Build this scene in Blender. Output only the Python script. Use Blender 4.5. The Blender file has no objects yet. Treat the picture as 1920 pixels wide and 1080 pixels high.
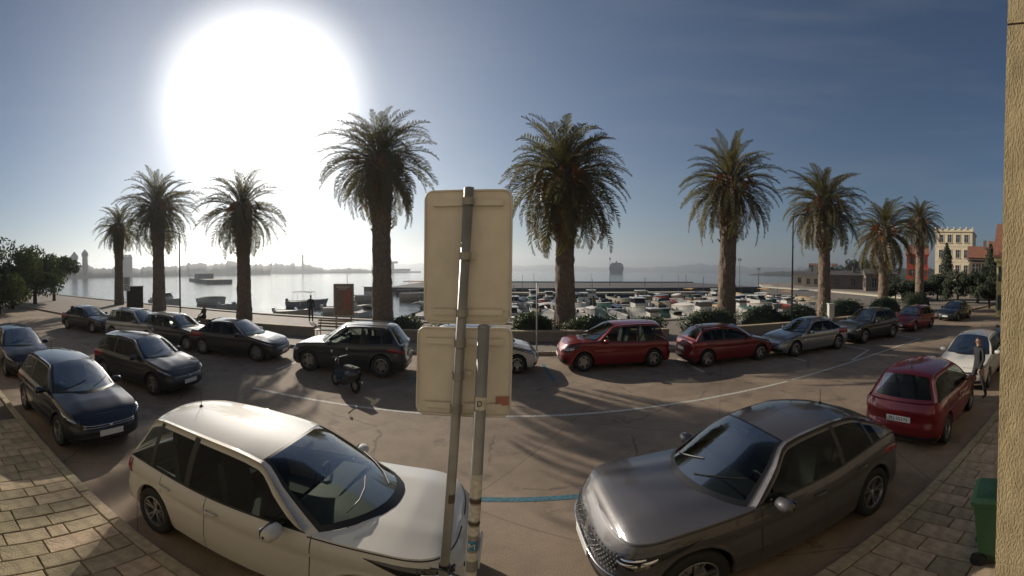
import bpy, math, random
import numpy as np
from mathutils import Vector, Matrix
R = math.radians
rnd = random.Random(7)
sc = bpy.context.scene
C = sc.collection

# ------------------------------------------------------------------ camera
CF, CCX, CCY, CPI, CRO, CYW, CA, CH = 701.88, 959.9, 524.47, -0.02157, 0.00306, 0.01605, 1.1311, 3.267
cd = bpy.data.cameras.new('camera'); cam = bpy.data.objects.new('camera', cd); C.objects.link(cam)
cd.type = 'PANO'; cd.panorama_type = 'EQUIRECTANGULAR'
cd.longitude_min = -CCX / CF; cd.longitude_max = (1920 - CCX) / CF
cd.latitude_max = CCY / (CF * CA); cd.latitude_min = -(1080 - CCY) / (CF * CA)
cd.clip_start = 0.02; cd.clip_end = 20000


def _world(d):
    x, y, z = d
    c, s = math.cos(CRO), math.sin(CRO); x, z = c * x - s * z, s * x + c * z
    c, s = math.cos(CPI), math.sin(CPI); y, z = c * y - s * z, s * y + c * z
    c, s = math.cos(CYW), math.sin(CYW); x, y = c * x + s * y, -s * x + c * y
    return Vector((x, y, z))


_r, _f, _u = _world((1, 0, 0)), _world((0, 1, 0)), _world((0, 0, 1))
cam.matrix_world = Matrix(((_r.x, _u.x, -_f.x, 0), (_r.y, _u.y, -_f.y, 0), (_r.z, _u.z, -_f.z, CH), (0, 0, 0, 1)))
sc.camera = cam

# ------------------------------------------------------------------ light
SUN_AZ, SUN_EL = R(-37.3), R(22.5)            # azimuth from +Y towards +X
SD = Vector((math.sin(SUN_AZ) * math.cos(SUN_EL), math.cos(SUN_AZ) * math.cos(SUN_EL), math.sin(SUN_EL)))
w = bpy.data.worlds.new('World'); sc.world = w; w.use_nodes = True
nt = w.node_tree; N = nt.nodes; L = nt.links
bg = N['Background']
sky = N.new('ShaderNodeTexSky'); sky.sky_type = 'NISHITA'; sky.sun_disc = False
sky.sun_elevation = SUN_EL; sky.sun_rotation = SUN_AZ; sky.air_density = 1.0; sky.dust_density = 0.4; sky.ozone_density = 4.0
SKY_S = 0.055
bg.inputs[1].default_value = SKY_S
tc = N.new('ShaderNodeTexCoord'); dp = N.new('ShaderNodeVectorMath'); dp.operation = 'DOT_PRODUCT'
dp.inputs[1].default_value = SD; L.new(tc.outputs['Generated'], dp.inputs[0])


def wpow(n, a):
    c = N.new('ShaderNodeMath'); c.operation = 'MAXIMUM'; c.inputs[1].default_value = 0; L.new(dp.outputs['Value'], c.inputs[0])
    p = N.new('ShaderNodeMath'); p.operation = 'POWER'; p.inputs[1].default_value = n; L.new(c.outputs[0], p.inputs[0])
    m = N.new('ShaderNodeMath'); m.operation = 'MULTIPLY'; m.inputs[1].default_value = a; L.new(p.outputs[0], m.inputs[0]); return m


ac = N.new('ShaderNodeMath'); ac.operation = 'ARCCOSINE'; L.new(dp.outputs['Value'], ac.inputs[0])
g1 = N.new('ShaderNodeMapRange'); g1.interpolation_type = 'SMOOTHERSTEP'; g1.inputs[1].default_value = R(19); g1.inputs[2].default_value = R(5); g1.inputs[3].default_value = 0; g1.inputs[4].default_value = 1.35; L.new(ac.outputs[0], g1.inputs[0])  # broad white disc painted into the sky, imitating lens glare round the sun
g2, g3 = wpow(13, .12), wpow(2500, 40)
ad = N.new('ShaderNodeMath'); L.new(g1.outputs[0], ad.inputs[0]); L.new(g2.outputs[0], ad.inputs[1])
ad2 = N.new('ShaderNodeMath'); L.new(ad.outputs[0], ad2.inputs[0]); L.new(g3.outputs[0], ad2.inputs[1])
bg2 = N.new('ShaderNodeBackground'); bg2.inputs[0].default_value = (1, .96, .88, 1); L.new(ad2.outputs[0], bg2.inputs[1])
# faint cirrus-like streaks painted all round the sky, in place of lens glare streaks
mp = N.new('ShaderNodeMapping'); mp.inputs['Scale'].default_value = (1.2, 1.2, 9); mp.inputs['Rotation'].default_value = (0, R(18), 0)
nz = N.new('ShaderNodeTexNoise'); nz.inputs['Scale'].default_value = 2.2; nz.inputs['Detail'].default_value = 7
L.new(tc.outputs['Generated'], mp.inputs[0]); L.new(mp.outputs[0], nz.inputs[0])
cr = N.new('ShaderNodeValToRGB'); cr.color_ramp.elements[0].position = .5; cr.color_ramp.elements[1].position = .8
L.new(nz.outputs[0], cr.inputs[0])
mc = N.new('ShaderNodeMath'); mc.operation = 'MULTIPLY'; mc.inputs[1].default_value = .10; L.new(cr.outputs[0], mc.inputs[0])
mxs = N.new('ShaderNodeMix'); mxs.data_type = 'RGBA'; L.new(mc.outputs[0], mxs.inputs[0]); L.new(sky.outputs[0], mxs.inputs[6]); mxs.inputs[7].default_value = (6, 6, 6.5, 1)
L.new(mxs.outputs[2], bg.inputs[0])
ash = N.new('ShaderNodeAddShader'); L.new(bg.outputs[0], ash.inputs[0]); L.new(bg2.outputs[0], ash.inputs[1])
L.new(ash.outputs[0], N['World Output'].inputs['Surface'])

ld = bpy.data.lights.new('sun', 'SUN'); ld.energy = 5.0; ld.angle = R(.55); ld.color = (1, .90, .76)
sun = bpy.data.objects.new('sun', ld); C.objects.link(sun); sun.rotation_euler = SD.to_track_quat('Z', 'Y').to_euler()
sc.view_settings.view_transform = 'Standard'; sc.view_settings.look = 'None'
sc.view_settings.exposure = 0.0; sc.view_settings.gamma = 1.0
sc.cycles.max_bounces = 8; sc.cycles.transparent_max_bounces = 16; sc.cycles.volume_bounces = 0
sc.cycles.use_denoising = True; sc.cycles.sample_clamp_indirect = 6
try: sc.cycles.denoiser = 'OPENIMAGEDENOISE'
except Exception: pass

# ------------------------------------------------------------------ materials
MAT = {}


def pm(name, col, rough=.6, metal=0., coat=0., bump=0., bscale=30, var=0., vscale=3, trans=0., spec=.5, emit=None, rnd_obj=0., stretch=None, flakes=0):
    if name in MAT: return MAT[name]
    m = bpy.data.materials.new(name); m.use_nodes = True; n = m.node_tree.nodes; l = m.node_tree.links; b = n['Principled BSDF']
    b.inputs['Base Color'].default_value = (*col, 1); b.inputs['Roughness'].default_value = rough; b.inputs['Metallic'].default_value = metal
    b.inputs['Coat Weight'].default_value = coat; b.inputs['Coat Roughness'].default_value = .03; b.inputs['Specular IOR Level'].default_value = spec
    t = n.new('ShaderNodeTexCoord'); src = t.outputs['Object']
    if stretch:
        mm = n.new('ShaderNodeMapping'); mm.inputs['Scale'].default_value = stretch; l.new(src, mm.inputs[0]); src = mm.outputs[0]
    last = None
    if var:
        z = n.new('ShaderNodeTexNoise'); z.inputs['Scale'].default_value = vscale; z.inputs['Detail'].default_value = 8; z.inputs['Roughness'].default_value = .65; l.new(src, z.inputs[0])
        r = n.new('ShaderNodeMapRange'); r.inputs[1].default_value = .3; r.inputs[2].default_value = .7; r.inputs[3].default_value = 1 - var; r.inputs[4].default_value = 1 + var; l.new(z.outputs[0], r.inputs[0])
        h = n.new('ShaderNodeHueSaturation'); h.inputs['Color'].default_value = (*col, 1); l.new(r.outputs[0], h.inputs['Value']); last = h
        l.new(h.outputs[0], b.inputs['Base Color'])
    if rnd_obj:
        oi = n.new('ShaderNodeObjectInfo'); r = n.new('ShaderNodeMapRange'); r.inputs[3].default_value = 1 - rnd_obj; r.inputs[4].default_value = 1 + rnd_obj; l.new(oi.outputs['Random'], r.inputs[0])
        h = n.new('ShaderNodeHueSaturation'); h.inputs['Color'].default_value = (*col, 1); l.new(r.outputs[0], h.inputs['Value'])
        r2 = n.new('ShaderNodeMath'); r2.operation = 'MULTIPLY_ADD'; r2.inputs[1].default_value = -.03; r2.inputs[2].default_value = .515; l.new(oi.outputs['Random'], r2.inputs[0]); l.new(r2.outputs[0], h.inputs['Hue'])
        if last: l.new(last.outputs[0], h.inputs['Color'])
        l.new(h.outputs[0], b.inputs['Base Color'])
    if bump:
        z = n.new('ShaderNodeTexNoise'); z.inputs['Scale'].default_value = bscale; z.inputs['Detail'].default_value = 6; l.new(src, z.inputs[0])
        bp = n.new('ShaderNodeBump'); bp.inputs['Strength'].default_value = bump; bp.inputs['Distance'].default_value = .02; l.new(z.outputs[0], bp.inputs['Height']); l.new(bp.outputs[0], b.inputs['Normal'])
    if trans:
        tr = n.new('ShaderNodeBsdfTranslucent'); tr.inputs[0].default_value = (col[0] * 2.2, col[1] * 2.4, col[2] * 1.2, 1)
        mx = n.new('ShaderNodeMixShader'); mx.inputs[0].default_value = trans; l.new(b.outputs[0], mx.inputs[1]); l.new(tr.outputs[0], mx.inputs[2]); l.new(mx.outputs[0], n['Material Output'].inputs[0])
    if emit:
        b.inputs['Emission Color'].default_value = (*emit[:3], 1); b.inputs['Emission Strength'].default_value = emit[3]
    MAT[name] = m; return m


def glass(name, tint, rough=.015, refl=1.0):
    if name in MAT: return MAT[name]
    m = bpy.data.materials.new(name); m.use_nodes = True; n = m.node_tree.nodes; l = m.node_tree.links
    n.remove(n['Principled BSDF'])
    t = n.new('ShaderNodeBsdfTransparent'); t.inputs[0].default_value = (*tint, 1)
    g = n.new('ShaderNodeBsdfGlossy'); g.inputs['Roughness'].default_value = rough
    f = n.new('ShaderNodeFresnel'); f.inputs[0].default_value = 1.5
    mm = n.new('ShaderNodeMath'); mm.operation = 'MULTIPLY'; mm.inputs[1].default_value = refl; mm.use_clamp = True; l.new(f.outputs[0], mm.inputs[0])
    x = n.new('ShaderNodeMixShader'); l.new(mm.outputs[0], x.inputs[0]); l.new(t.outputs[0], x.inputs[1]); l.new(g.outputs[0], x.inputs[2])
    l.new(x.outputs[0], n['Material Output'].inputs[0]); MAT[name] = m; return m


M_BLK = pm('black_plastic', (.012, .012, .012), .45)
M_RUB = pm('rubber', (.015, .015, .015), .8, bump=.2)
M_CHR = pm('chrome', (.7, .7, .7), .12, 1)
M_ALU = pm('alloy', (.45, .45, .46), .3, .9)
M_DUL = pm('interior', (.06, .058, .055), .85)
M_DASH = pm('dashboard_plastic', (.035, .04, .036), .6)
M_GLS = glass('car_glass', (.50, .55, .51), .01, .42)
M_LENS = pm('lens', (.02, .02, .022), .06, coat=1)
M_REF = pm('reflector', (.85, .85, .85), .15, .9)
M_RED = pm('tail_lens', (.25, .01, .01), .1, coat=1)
M_PLT = pm('plate_white', (.7, .7, .66), .4)
M_INK = pm('ink', (.02, .02, .03), .6)


# ------------------------------------------------------------------ helpers
def link(name, me, parent=None, label=None, cat=None, group=None, kind=None):
    o = bpy.data.objects.new(name, me); C.objects.link(o)
    if parent: o.parent = parent
    if label: o['label'] = label
    if cat: o['category'] = cat
    if group: o['group'] = group
    if kind: o['kind'] = kind
    return o


def mesh(name, V, F, mat=None, smooth=False, mats=None, fm=None):
    me = bpy.data.meshes.new(name); me.from_pydata([tuple(v) for v in V], [], F)
    for m in (mats or ([mat] if mat else [])): me.materials.append(m)
    if fm: me.polygons.foreach_set('material_index', fm)
    if smooth: me.polygons.foreach_set('use_smooth', [True] * len(me.polygons))
    me.update(); return me


class MB:
    def __init__(s): s.V = []; s.F = []
    def add(s, V, F):
        o = len(s.V); s.V += [tuple(v) for v in V]; s.F += [tuple(i + o for i in f) for f in F]; return s
    def box(s, c, d, rz=0, taper=1., ry=0):
        V = []
        M = Matrix.Rotation(rz, 3, 'Z') @ Matrix.Rotation(ry, 3, 'Y')
        for z in (-1, 1):
            k = taper if z > 0 else 1
            for x, y in ((-1, -1), (1, -1), (1, 1), (-1, 1)):
                V.append(Vector(c) + M @ Vector((x * d[0] / 2 * k, y * d[1] / 2 * k, z * d[2] / 2)))
        return s.add(V, [(0, 3, 2, 1), (4, 5, 6, 7), (0, 1, 5, 4), (1, 2, 6, 5), (2, 3, 7, 6), (3, 0, 4, 7)])
    def bbox(s, c, d, b=.01, rz=0):            # box with bevelled top
        M = Matrix.Rotation(rz, 3, 'Z'); V = []
        for z, k in ((-d[2] / 2, 0), (d[2] / 2 - b, 0), (d[2] / 2, b)):
            for x, y in ((-1, -1), (1, -1), (1, 1), (-1, 1)):
                V.append(Vector(c) + M @ Vector((x * (d[0] / 2 - k), y * (d[1] / 2 - k), z)))
        F = [(0, 3, 2, 1), (8, 9, 10, 11)]
        for r in (0, 4):
            for i in range(4): j = (i + 1) % 4; F.append((r + i, r + j, r + 4 + j, r + 4 + i))
        return s.add(V, F)
    def tube(s, pts, rad, n=8, cap=True):
        pts = [Vector(p) for p in pts]; V = []; F = []
        if not hasattr(rad, '__len__'): rad = [rad] * len(pts)
        for i, p in enumerate(pts):
            t = (pts[min(i + 1, len(pts) - 1)] - pts[max(i - 1, 0)]).normalized()
            a = t.orthogonal().normalized() if abs(t.z) < .99 else Vector((1, 0, 0)); 
            if abs(t.z) < .99: a = t.cross(Vector((0, 0, 1))).normalized()
            b = t.cross(a)
            for k in range(n):
                q = 2 * math.pi * k / n; V.append(p + (a * math.cos(q) + b * math.sin(q)) * rad[i])
        for i in range(len(pts) - 1):
            for k in range(n): j = (k + 1) % n; F.append((i * n + k, i * n + j, (i + 1) * n + j, (i + 1) * n + k))
        if cap: F.append(tuple(range(n))[::-1]); F.append(tuple((len(pts) - 1) * n + k for k in range(n)))
        return s.add(V, F)
    def lathe(s, prof, n=24, axis='Z', c=(0, 0, 0), jit=0):
        V = []; F = []
        for r, z in prof:
            for k in range(n):
                q = 2 * math.pi * k / n; rr = r * (1 + (rnd.uniform(-jit, jit) if jit else 0)); x, y = rr * math.cos(q), rr * math.sin(q)
                v = (x, y, z) if axis == 'Z' else ((x, z, y) if axis == 'Y' else (z, x, y)); V.append(Vector(v) + Vector(c))
        m = len(prof)
        for i in range(m - 1):
            for k in range(n): j = (k + 1) % n; F.append((i * n + k, i * n + j, (i + 1) * n + j, (i + 1) * n + k))
        return s.add(V, F)
    def grid(s, rows, closed=False):
        V = [p for r in rows for p in r]; n = len(rows[0]); F = []
        for i in range(len(rows) - 1):
            for j in range(n - (0 if closed else 1)): k = (j + 1) % n; F.append((i * n + j, i * n + k, (i + 1) * n + k, (i + 1) * n + j))
        return s.add(V, F)
    def prism(s, poly, z0, z1):
        n = len(poly); V = [(x, y, z0) for x, y in poly] + [(x, y, z1) for x, y in poly]
        F = [tuple(range(n))[::-1], tuple(range(n, 2 * n))] + [(i, (i + 1) % n, n + (i + 1) % n, n + i) for i in range(n)]
        return s.add(V, F)
    def me(s, name, mat, smooth=False): return mesh(name, s.V, s.F, mat, smooth)
    def obj(s, name, mat, parent=None, smooth=False, **k): return link(name, s.me(name, mat, smooth), parent, **k)


def empty(name, loc, rz=0, label=None, cat=None, group=None, kind=None):
    o = link(name, None, None, label, cat, group, kind); o.location = loc; o.rotation_euler = (0, 0, rz); o.empty_display_size = .1; return o


def copy_tree(o, parent=None):
    c = o.copy(); C.objects.link(c)
    if parent: c.parent = parent
    for ch in o.children: copy_tree(ch, c)
    return c


def interp(x, tab):
    """smooth (Catmull-Rom like, clamped) interpolation in a table [(x, y), ...] of rising x"""
    if x <= tab[0][0]: return tab[0][1]
    if x >= tab[-1][0]: return tab[-1][1]
    for i in range(len(tab) - 1):
        if x <= tab[i + 1][0]: break
    x0, y0 = tab[i]; x1, y1 = tab[i + 1]; h = x1 - x0; d = (y1 - y0) / h

    def sl(k):
        if k <= 0 or k >= len(tab) - 1: return d
        a = (tab[k][1] - tab[k - 1][1]) / (tab[k][0] - tab[k - 1][0]); b = (tab[k + 1][1] - tab[k][1]) / (tab[k + 1][0] - tab[k][0])
        return 0 if a * b <= 0 else 2 * a * b / (a + b)
    m0, m1 = sl(i), sl(i + 1); t = (x - x0) / h
    return y0 * (1 + 2 * t) * (1 - t) ** 2 + m0 * h * t * (1 - t) ** 2 + y1 * t * t * (3 - 2 * t) + m1 * h * t * t * (t - 1)


# ------------------------------------------------------------------ car builder (x forward, y left)
TF = [(0, .10), (.12, .04), (.3, .0), (.5, .005), (.62, .03), (.72, .035), (.85, .08), (1, .17)]
TS = [(0, .085), (.08, .045), (.2, .02), (.42, .0), (.6, .003), (.7, .014), (.745, .004), (.83, .004), (.93, .022), (1, .05)]
TR = [(0, .10), (.12, .03), (.32, .0), (.45, .0), (.52, .04), (.75, .04), (1, .10)]


def text_mesh(name, body, size, mat, extrude=.001):
    cu = bpy.data.curves.new(name, 'FONT'); cu.body = body; cu.size = size; cu.align_x = 'CENTER'; cu.align_y = 'CENTER'; cu.extrude = extrude
    o = bpy.data.objects.new('tmp', cu); C.objects.link(o); me = bpy.data.meshes.new_from_object(o.evaluated_get(bpy.context.evaluated_depsgraph_get()))
    bpy.data.objects.remove(o); me.materials.clear(); me.materials.append(mat); return me


class Car:
    def __init__(s, **k):
        d = dict(L=4.3, hw=.9, H=1.5, zl=.2, r=.325, xf=1.35, xr=-1.3, nose=.6, tail=.4, crown=.05,
                 ztop=[(-2.15, .93), (-1.6, .96), (0, .93), (.85, .93), (1.5, .86), (2.15, .68)],
                 xA=.85, xC=1.3, xH=.2, xR=-1.6, xD=-1.95, xDc=-2.05, yr=.62, zdc=.98, seats=True,
                 doors=[(-.25, .78), (-1.15, -.25)], qtr=None, rear_u=.985, ex=.62)
        d.update(k); s.drop = 0.; s.__dict__.update(d)

    def plan(s, q):
        hl = s.L / 2; nf, nr = s.nose, s.tail
        if q <= 1:
            a = q * math.pi / 2; y = math.sin(a) ** s.ex; c = math.cos(a) ** s.ex if q < 1 else 0
            x = hl - nf + nf * c; P = (x, y * s.yw(hl - nf)); 
        elif q < 2:
            x = (hl - nf) + (q - 1) * (-(hl - nr) - (hl - nf)); P = (x, s.yw(x))
        else:
            a = (3 - q) * math.pi / 2; y = math.sin(a) ** s.ex; c = math.cos(a) ** s.ex if q > 2 else 0
            x = -(hl - nr) - nr * c; P = (x, y * s.yw(-(hl - nr)))
        return P

    def yw(s, x): return s.hw * (1 - .035 * (x / (s.L / 2)) ** 2)

    def q_of_x(s, x): return 1 + (x - (s.L / 2 - s.nose)) / (-(s.L / 2 - s.tail) - (s.L / 2 - s.nose))

    def surf(s, q, t, side=1, off=0., z=None):
        x, y = s.plan(q); e = .004
        x0, y0 = s.plan(max(0, q - e)); x1, y1 = s.plan(min(3, q + e)); tx, ty = x1 - x0, y1 - y0; l = math.hypot(tx, ty) or 1
        nx, ny = -ty / l * -1, tx / l * -1
        nx, ny = (ty / l, -tx / l)
        if nx * x * .2 + ny * y < 0: nx, ny = -nx, -ny
        if q < .02: nx, ny = 1, 0
        if q > 2.98: nx, ny = -1, 0
        zt = interp(x, s.ztop)
        if z is not None: t = (z - s.zl) / (zt - s.zl)
        zz = s.zl + t * (zt - s.zl)
        ins = interp(t, TS); k = abs(nx) ** 1.5
        ins = ins * (1 - k) + k * interp(t, TF if q < 1.5 else TR) - off
        return Vector((x - nx * ins, (y - ny * ins) * side, zz))

    def capz(s, x, y):
        """height of bonnet at x, y"""
        zt = interp(x, s.ztop); return zt + s.crown * min(1, max(0, (s.L / 2 - .1 - x) / .5)) * (1 - min(1, (y / s.hw)) ** 2)

    def build(s, name, label, cat, paint, loc, rz, detail=1, group=None, plate=None, rails=False, antenna=True, dark_roof=False, chrome_grille=False, rimmat=None):
        root = empty(name, loc, rz, label, cat, group); paint2 = paint
        hl = s.L / 2; Ra = s.r + .055
        xs = set(np.round(np.linspace(hl - s.nose, -(hl - s.tail), 30 if detail else 18), 3).tolist())
        for xw in (s.xf, s.xr):
            xs |= {xw + Ra * math.cos(a) for a in np.linspace(0, math.pi, 15 if detail else 9)} | {xw + Ra + .004, xw - Ra - .004}
        for a, b in s.doors: xs |= {a, b}
        xs |= {s.xA}
        xs = sorted(xs, reverse=True); xs2 = [xs[0]]
        for x in xs[1:]:
            if xs2[-1] - x > .003: xs2.append(x)
        qs = [i / 9 for i in range(9)] + [s.q_of_x(x) for x in xs2] + [2 + i / 8 for i in range(1, 9)]
        NT = 15
        ts = [0, .08, .2, .32, .42, .5, .55, .6, .66, .7, .745, .79, .83, .93, 1]
        body = MB(); doors = [[MB() for _ in s.doors] for _ in (0, 1)]
        for si, side in enumerate((1, -1)):
            cols = []
            for q in qs:
                x, _ = s.plan(q); z0 = s.zl
                for xw in (s.xf, s.xr):
                    if abs(x - xw) < Ra + .001: z0 = max(z0, s.r + math.sqrt(max(0, Ra * Ra - (x - xw) ** 2)))
                zt = interp(x, s.ztop); t0 = (z0 - s.zl) / (zt - s.zl)
                col = []
                fl = s.surf(q, t0, side, -.06); col.append(fl)
                for t in ts: col.append(s.surf(q, t0 + (1 - t0) * t if t0 > 0 else t, side, .012 if (t0 > 0 and t == 0) else 0))
                cols.append(col)
            for i in range(len(qs) - 1):
                xm = (s.plan(qs[i])[0] + s.plan(qs[i + 1])[0]) / 2; tgt = body
                if 1 <= qs[i] < 2:
                    for k, (a, b) in enumerate(s.doors):
                        if min(a, b) < xm < max(a, b): tgt = doors[si][k]
                rows = [cols[i], cols[i + 1]]
                if side < 0: rows = rows[::-1]
                if tgt is body: tgt.grid(rows)
                else: body.grid([r_[:3] for r_ in rows]); tgt.grid([r_[2:] for r_ in rows])
        bme = body.me('body', paint, True); bm_merge(bme); o = link('body', bme, root)
        for si in (0, 1):
            for k, d in enumerate(doors[si]):
                if d.F: 
                    dr = d.obj('door', paint, root, True)
                    if detail:
                        a, b = s.doors[k]; hx = min(a, b) + .12; q = s.q_of_x(hx)
                        h = MB(); sd = (1, -1)[si]
                        p = [s.surf(s.q_of_x(hx + dx), .83, sd, of) for dx, of in ((-.08, .0), (-.07, .035), (.07, .035), (.08, .0))]
                        h.tube(p, .013, 6); h.obj('handle', paint, dr, True)
        # panel gaps
        for side in (1, -1):
            for x in sorted({v for ab in s.doors for v in ab}):
                g = MB()
                q = s.q_of_x(x); dq = .004 / (s.L - s.nose - s.tail)
                g.grid([[s.surf(q - dq, t, side, .002) for t in np.linspace(.06, 1, 14)], [s.surf(q + dq, t, side, .002) for t in np.linspace(.06, 1, 14)]]); g.obj('panel_gap', M_BLK, root)
            # bonnet gap
            qa = s.q_of_x(s.xA + .02)
            g = MB().grid([[s.surf(q, .985, side, .003) for q in np.linspace(.02, qa, 24)], [s.surf(q, .97, side, .003) for q in np.linspace(.02, qa, 24)]]); g.obj('panel_gap', M_BLK, root)
        # bonnet
        qa = s.q_of_x(s.xA); qb = s.q_of_x(s.xD) if s.xD > -(hl - s.tail) else 2 + (1 - math.acos(max(0, min(1, ((-s.xD - (hl - s.tail)) / s.tail) ** (1 / s.ex)))) / (math.pi / 2)) 
        V = np.linspace(-1, 1, 17)
        def cap(qlist, cr, flip):
            rows = []
            for q in qlist:
                e = s.surf(q, 1, 1)
                k = s.crown * min(1, max(0, (hl - .1 - abs(e.x)) / .5)) if cr is None else cr
                rows.append([Vector((e.x, e.y * v, e.z + k * (1 - v * v) + (.012 * math.exp(-((abs(v) - .55) / .12) ** 2) if cr is None and e.x < hl - .3 else 0))) for v in V])
            return rows[::-1] if flip else rows
        hood, dash = MB(), MB()
        rows = cap([q for q in qs if q < qa] + [qa], None, False)
        def xb(y): return s.xA + (s.xC - s.xA) * (1 - min(1, abs(y) / s.surf(qa, 1, 1).y) ** 2)
        for i in range(len(rows) - 1):
            for j in range(16):
                p = [rows[i][j], rows[i][j + 1], rows[i + 1][j + 1], rows[i + 1][j]]; c = sum(p, Vector()) / 4
                (dash if c.x < xb(c.y) - .05 else hood).add(p, [(0, 1, 2, 3)])
        hm = hood.me('bonnet', paint); bm_merge(hm); link('bonnet', hm, root)
        if dash.F: dm = dash.me('dashboard', M_DASH); bm_merge(dm); link('dashboard', dm, root)
        rows = cap([qb + (3 - qb) * i / 7 for i in range(8)], .015, False); MB().grid(rows).obj('boot_lid', paint, root, True)
        # greenhouse
        eA = s.surf(qa, 1, 1); eD = s.surf(qb, 1, 1)
        zr = s.H - .065; u1, u2 = .28, .76
        EX = [(0, s.xA), (u1 * .5, (s.xA * .47 + s.xH * .53)), (u1, s.xH), (.5, (s.xH + s.xR) / 2), (u2, s.xR), ((u2 + 1) / 2, (s.xR + s.xD) / 2 + .03 * (s.xR - s.xD)), (1, s.xD)]
        EY = [(0, eA.y), (u1 * .5, eA.y * .55 + s.yr * .45), (u1, s.yr), (.5, s.yr + .01), (u2, s.yr - .03), (1, eD.y - .02)]
        EZ = [(0, eA.z), (u1 * .5, eA.z + (zr - .05 - eA.z) * .60), (u1, zr - .05), (.38, zr - .01), (.5, zr), (.64, zr - .015 - s.drop * .3), (u2, zr - .05 - s.drop), ((u2 + 1) / 2, (zr - .05 - s.drop + eD.z) / 2 + .04), (1, eD.z)]
        CX = [(0, s.xC), (u1 * .5, (s.xC * .46 + (s.xH + .1) * .54)), (u1, s.xH + .1), (.5, (s.xH + s.xR) / 2), (u2, s.xR - .08), ((u2 + 1) / 2, (s.xR - .08 + s.xDc) / 2), (1, s.xDc)]
        CZ = [(0, s.capz(s.xC, 0) + .004), (u1 * .5, .42 * s.capz(s.xC, 0) + .58 * (s.H - .035)), (u1, s.H - .025), (.5, s.H), (.64, s.H - .012 - s.drop * .3), (u2, s.H - .05 - s.drop), ((u2 + 1) / 2, (s.H - .05 - s.drop + s.zdc) / 2 + .04), (1, s.zdc)]
        us = sorted(set([0, .02, .045, .08, .12, .16, .2, .24, u1 - .01, u1, .33, .38, .43, .48, .5, .54, .6, .66, .71, u2, u2 + .03, .82, .87, .91, .95, .975, 1] + [v for v in (s.qtr or [])]))
        def E(u): return Vector((interp(u, EX), interp(u, EY), interp(u, EZ)))
        def Cc(u): return Vector((interp(u, CX), 0, interp(u, CZ)))
        def B(u):
            x = interp(u, EX); p = s.surf(s.q_of_x(x) if x > -(hl - s.tail) else qb, 1, 1); return Vector((x, p.y if u < 1 else eD.y, p.z))
        def top(u, v, off=0, side=1):
            e, c = E(u), Cc(u); k = 1 - (1 - v) ** 2.2
            p = Vector((e.x + (c.x - e.x) * k, e.y * (1 - v), e.z + (c.z - e.z) * k)); p.y *= side; p.z += off; return p
        def sid(u, t, off=0, side=1):
            b, e = B(u), E(u); p = b.lerp(e, t); p.y += .025 * math.sin(math.pi * t) * min(1, (e.z - b.z) * 3) + off; p.y *= side; return p
        roof = MB(); ws = MB(); rw = MB(); frit = MB(); wins = {}
        pillars = s.qtr or [.5]
        for side in (1, -1):
            pil = MB()
            # top surface
            for i in range(len(us) - 1):
                ua, ub = us[i], us[i + 1]; um = (ua + ub) / 2
                vs = [0, .075, .12, .2, .35, .5, .65, .8, .9, 1]
                for j in range(len(vs) - 1):
                    P = [top(ua, vs[j], 0, side), top(ub, vs[j], 0, side), top(ub, vs[j + 1], 0, side), top(ua, vs[j + 1], 0, side)]
                    vm = (vs[j] + vs[j + 1]) / 2
                    if um < u1: tgt = roof if vm < .075 else (frit if (um < .03 or um > u1 - .01 or vm < .12) else ws)
                    elif um < u2: tgt = roof
                    else: tgt = roof if (vm < .12 or um < u2 + .03 or um > .975) else rw
                    tgt.add(P, [(0, 1, 2, 3) if side < 0 else (3, 2, 1, 0)])
            for i in range(len(us) - 1):
                ua, ub = us[i], us[i + 1]; um = (ua + ub) / 2
                def tt(u):
                    d = (E(u) - B(u)).length; f = .065 if u < .75 else .09
                    return max(.5, 1 - f / max(d, .01)), min(.4, .025 / max(d, .01))
                (g1_, l1), (g2_, l2) = tt(ua), tt(ub)
                A = [0, l1] + [l1 + (g1_ - l1) * k / 3 for k in (1, 2, 3)] + [1]; Bb = [0, l2] + [l2 + (g2_ - l2) * k / 3 for k in (1, 2, 3)] + [1]
                for j in range(5):
                    P = [sid(ua, A[j], 0, side), sid(ub, Bb[j], 0, side), sid(ub, Bb[j + 1], 0, side), sid(ua, A[j + 1], 0, side)]
                    if j == 4: tgt = roof
                    elif j == 0: tgt = pil
                    elif um < .05: tgt = pil
                    elif um > s.rear_u: tgt = roof
                    else:
                        k = sum(um > p for p in pillars); tgt = wins.setdefault((side, k), MB())
                    tgt.add(P, [(0, 1, 2, 3) if side > 0 else (3, 2, 1, 0)])
            m = pil.me('window_surround', M_BLK); bm_merge(m); link('window_surround', m, root)
            for p in pillars:
                MB().grid([[sid(p - .012, t, .004, side) for t in np.linspace(0.03, .97 if p > .28 else .8, 6)], [sid(p + .012, t, .004, side) for t in np.linspace(0.03, .97 if p > .28 else .8, 6)]]).obj('pillar', M_BLK, root, True)
        for nm, mb, mt in (('roof', roof, paint2), ('windshield', ws, M_GLS), ('rear_window', rw, M_GLS), ('window_frit', frit, M_BLK)):
            if mb.F: m = mb.me(nm, mt); bm_merge(m); link(nm, m, root)
        for k in sorted(wins): m = wins[k].me('side_window', M_GLS); bm_merge(m); link('side_window', m, root)
        # underside, wells
        un = MB().box(((s.xf + s.xr) / 2, 0, s.zl + .03), (s.L - .7, s.hw * 1.55, .05)); un.obj('underbody', M_BLK, root)
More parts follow.
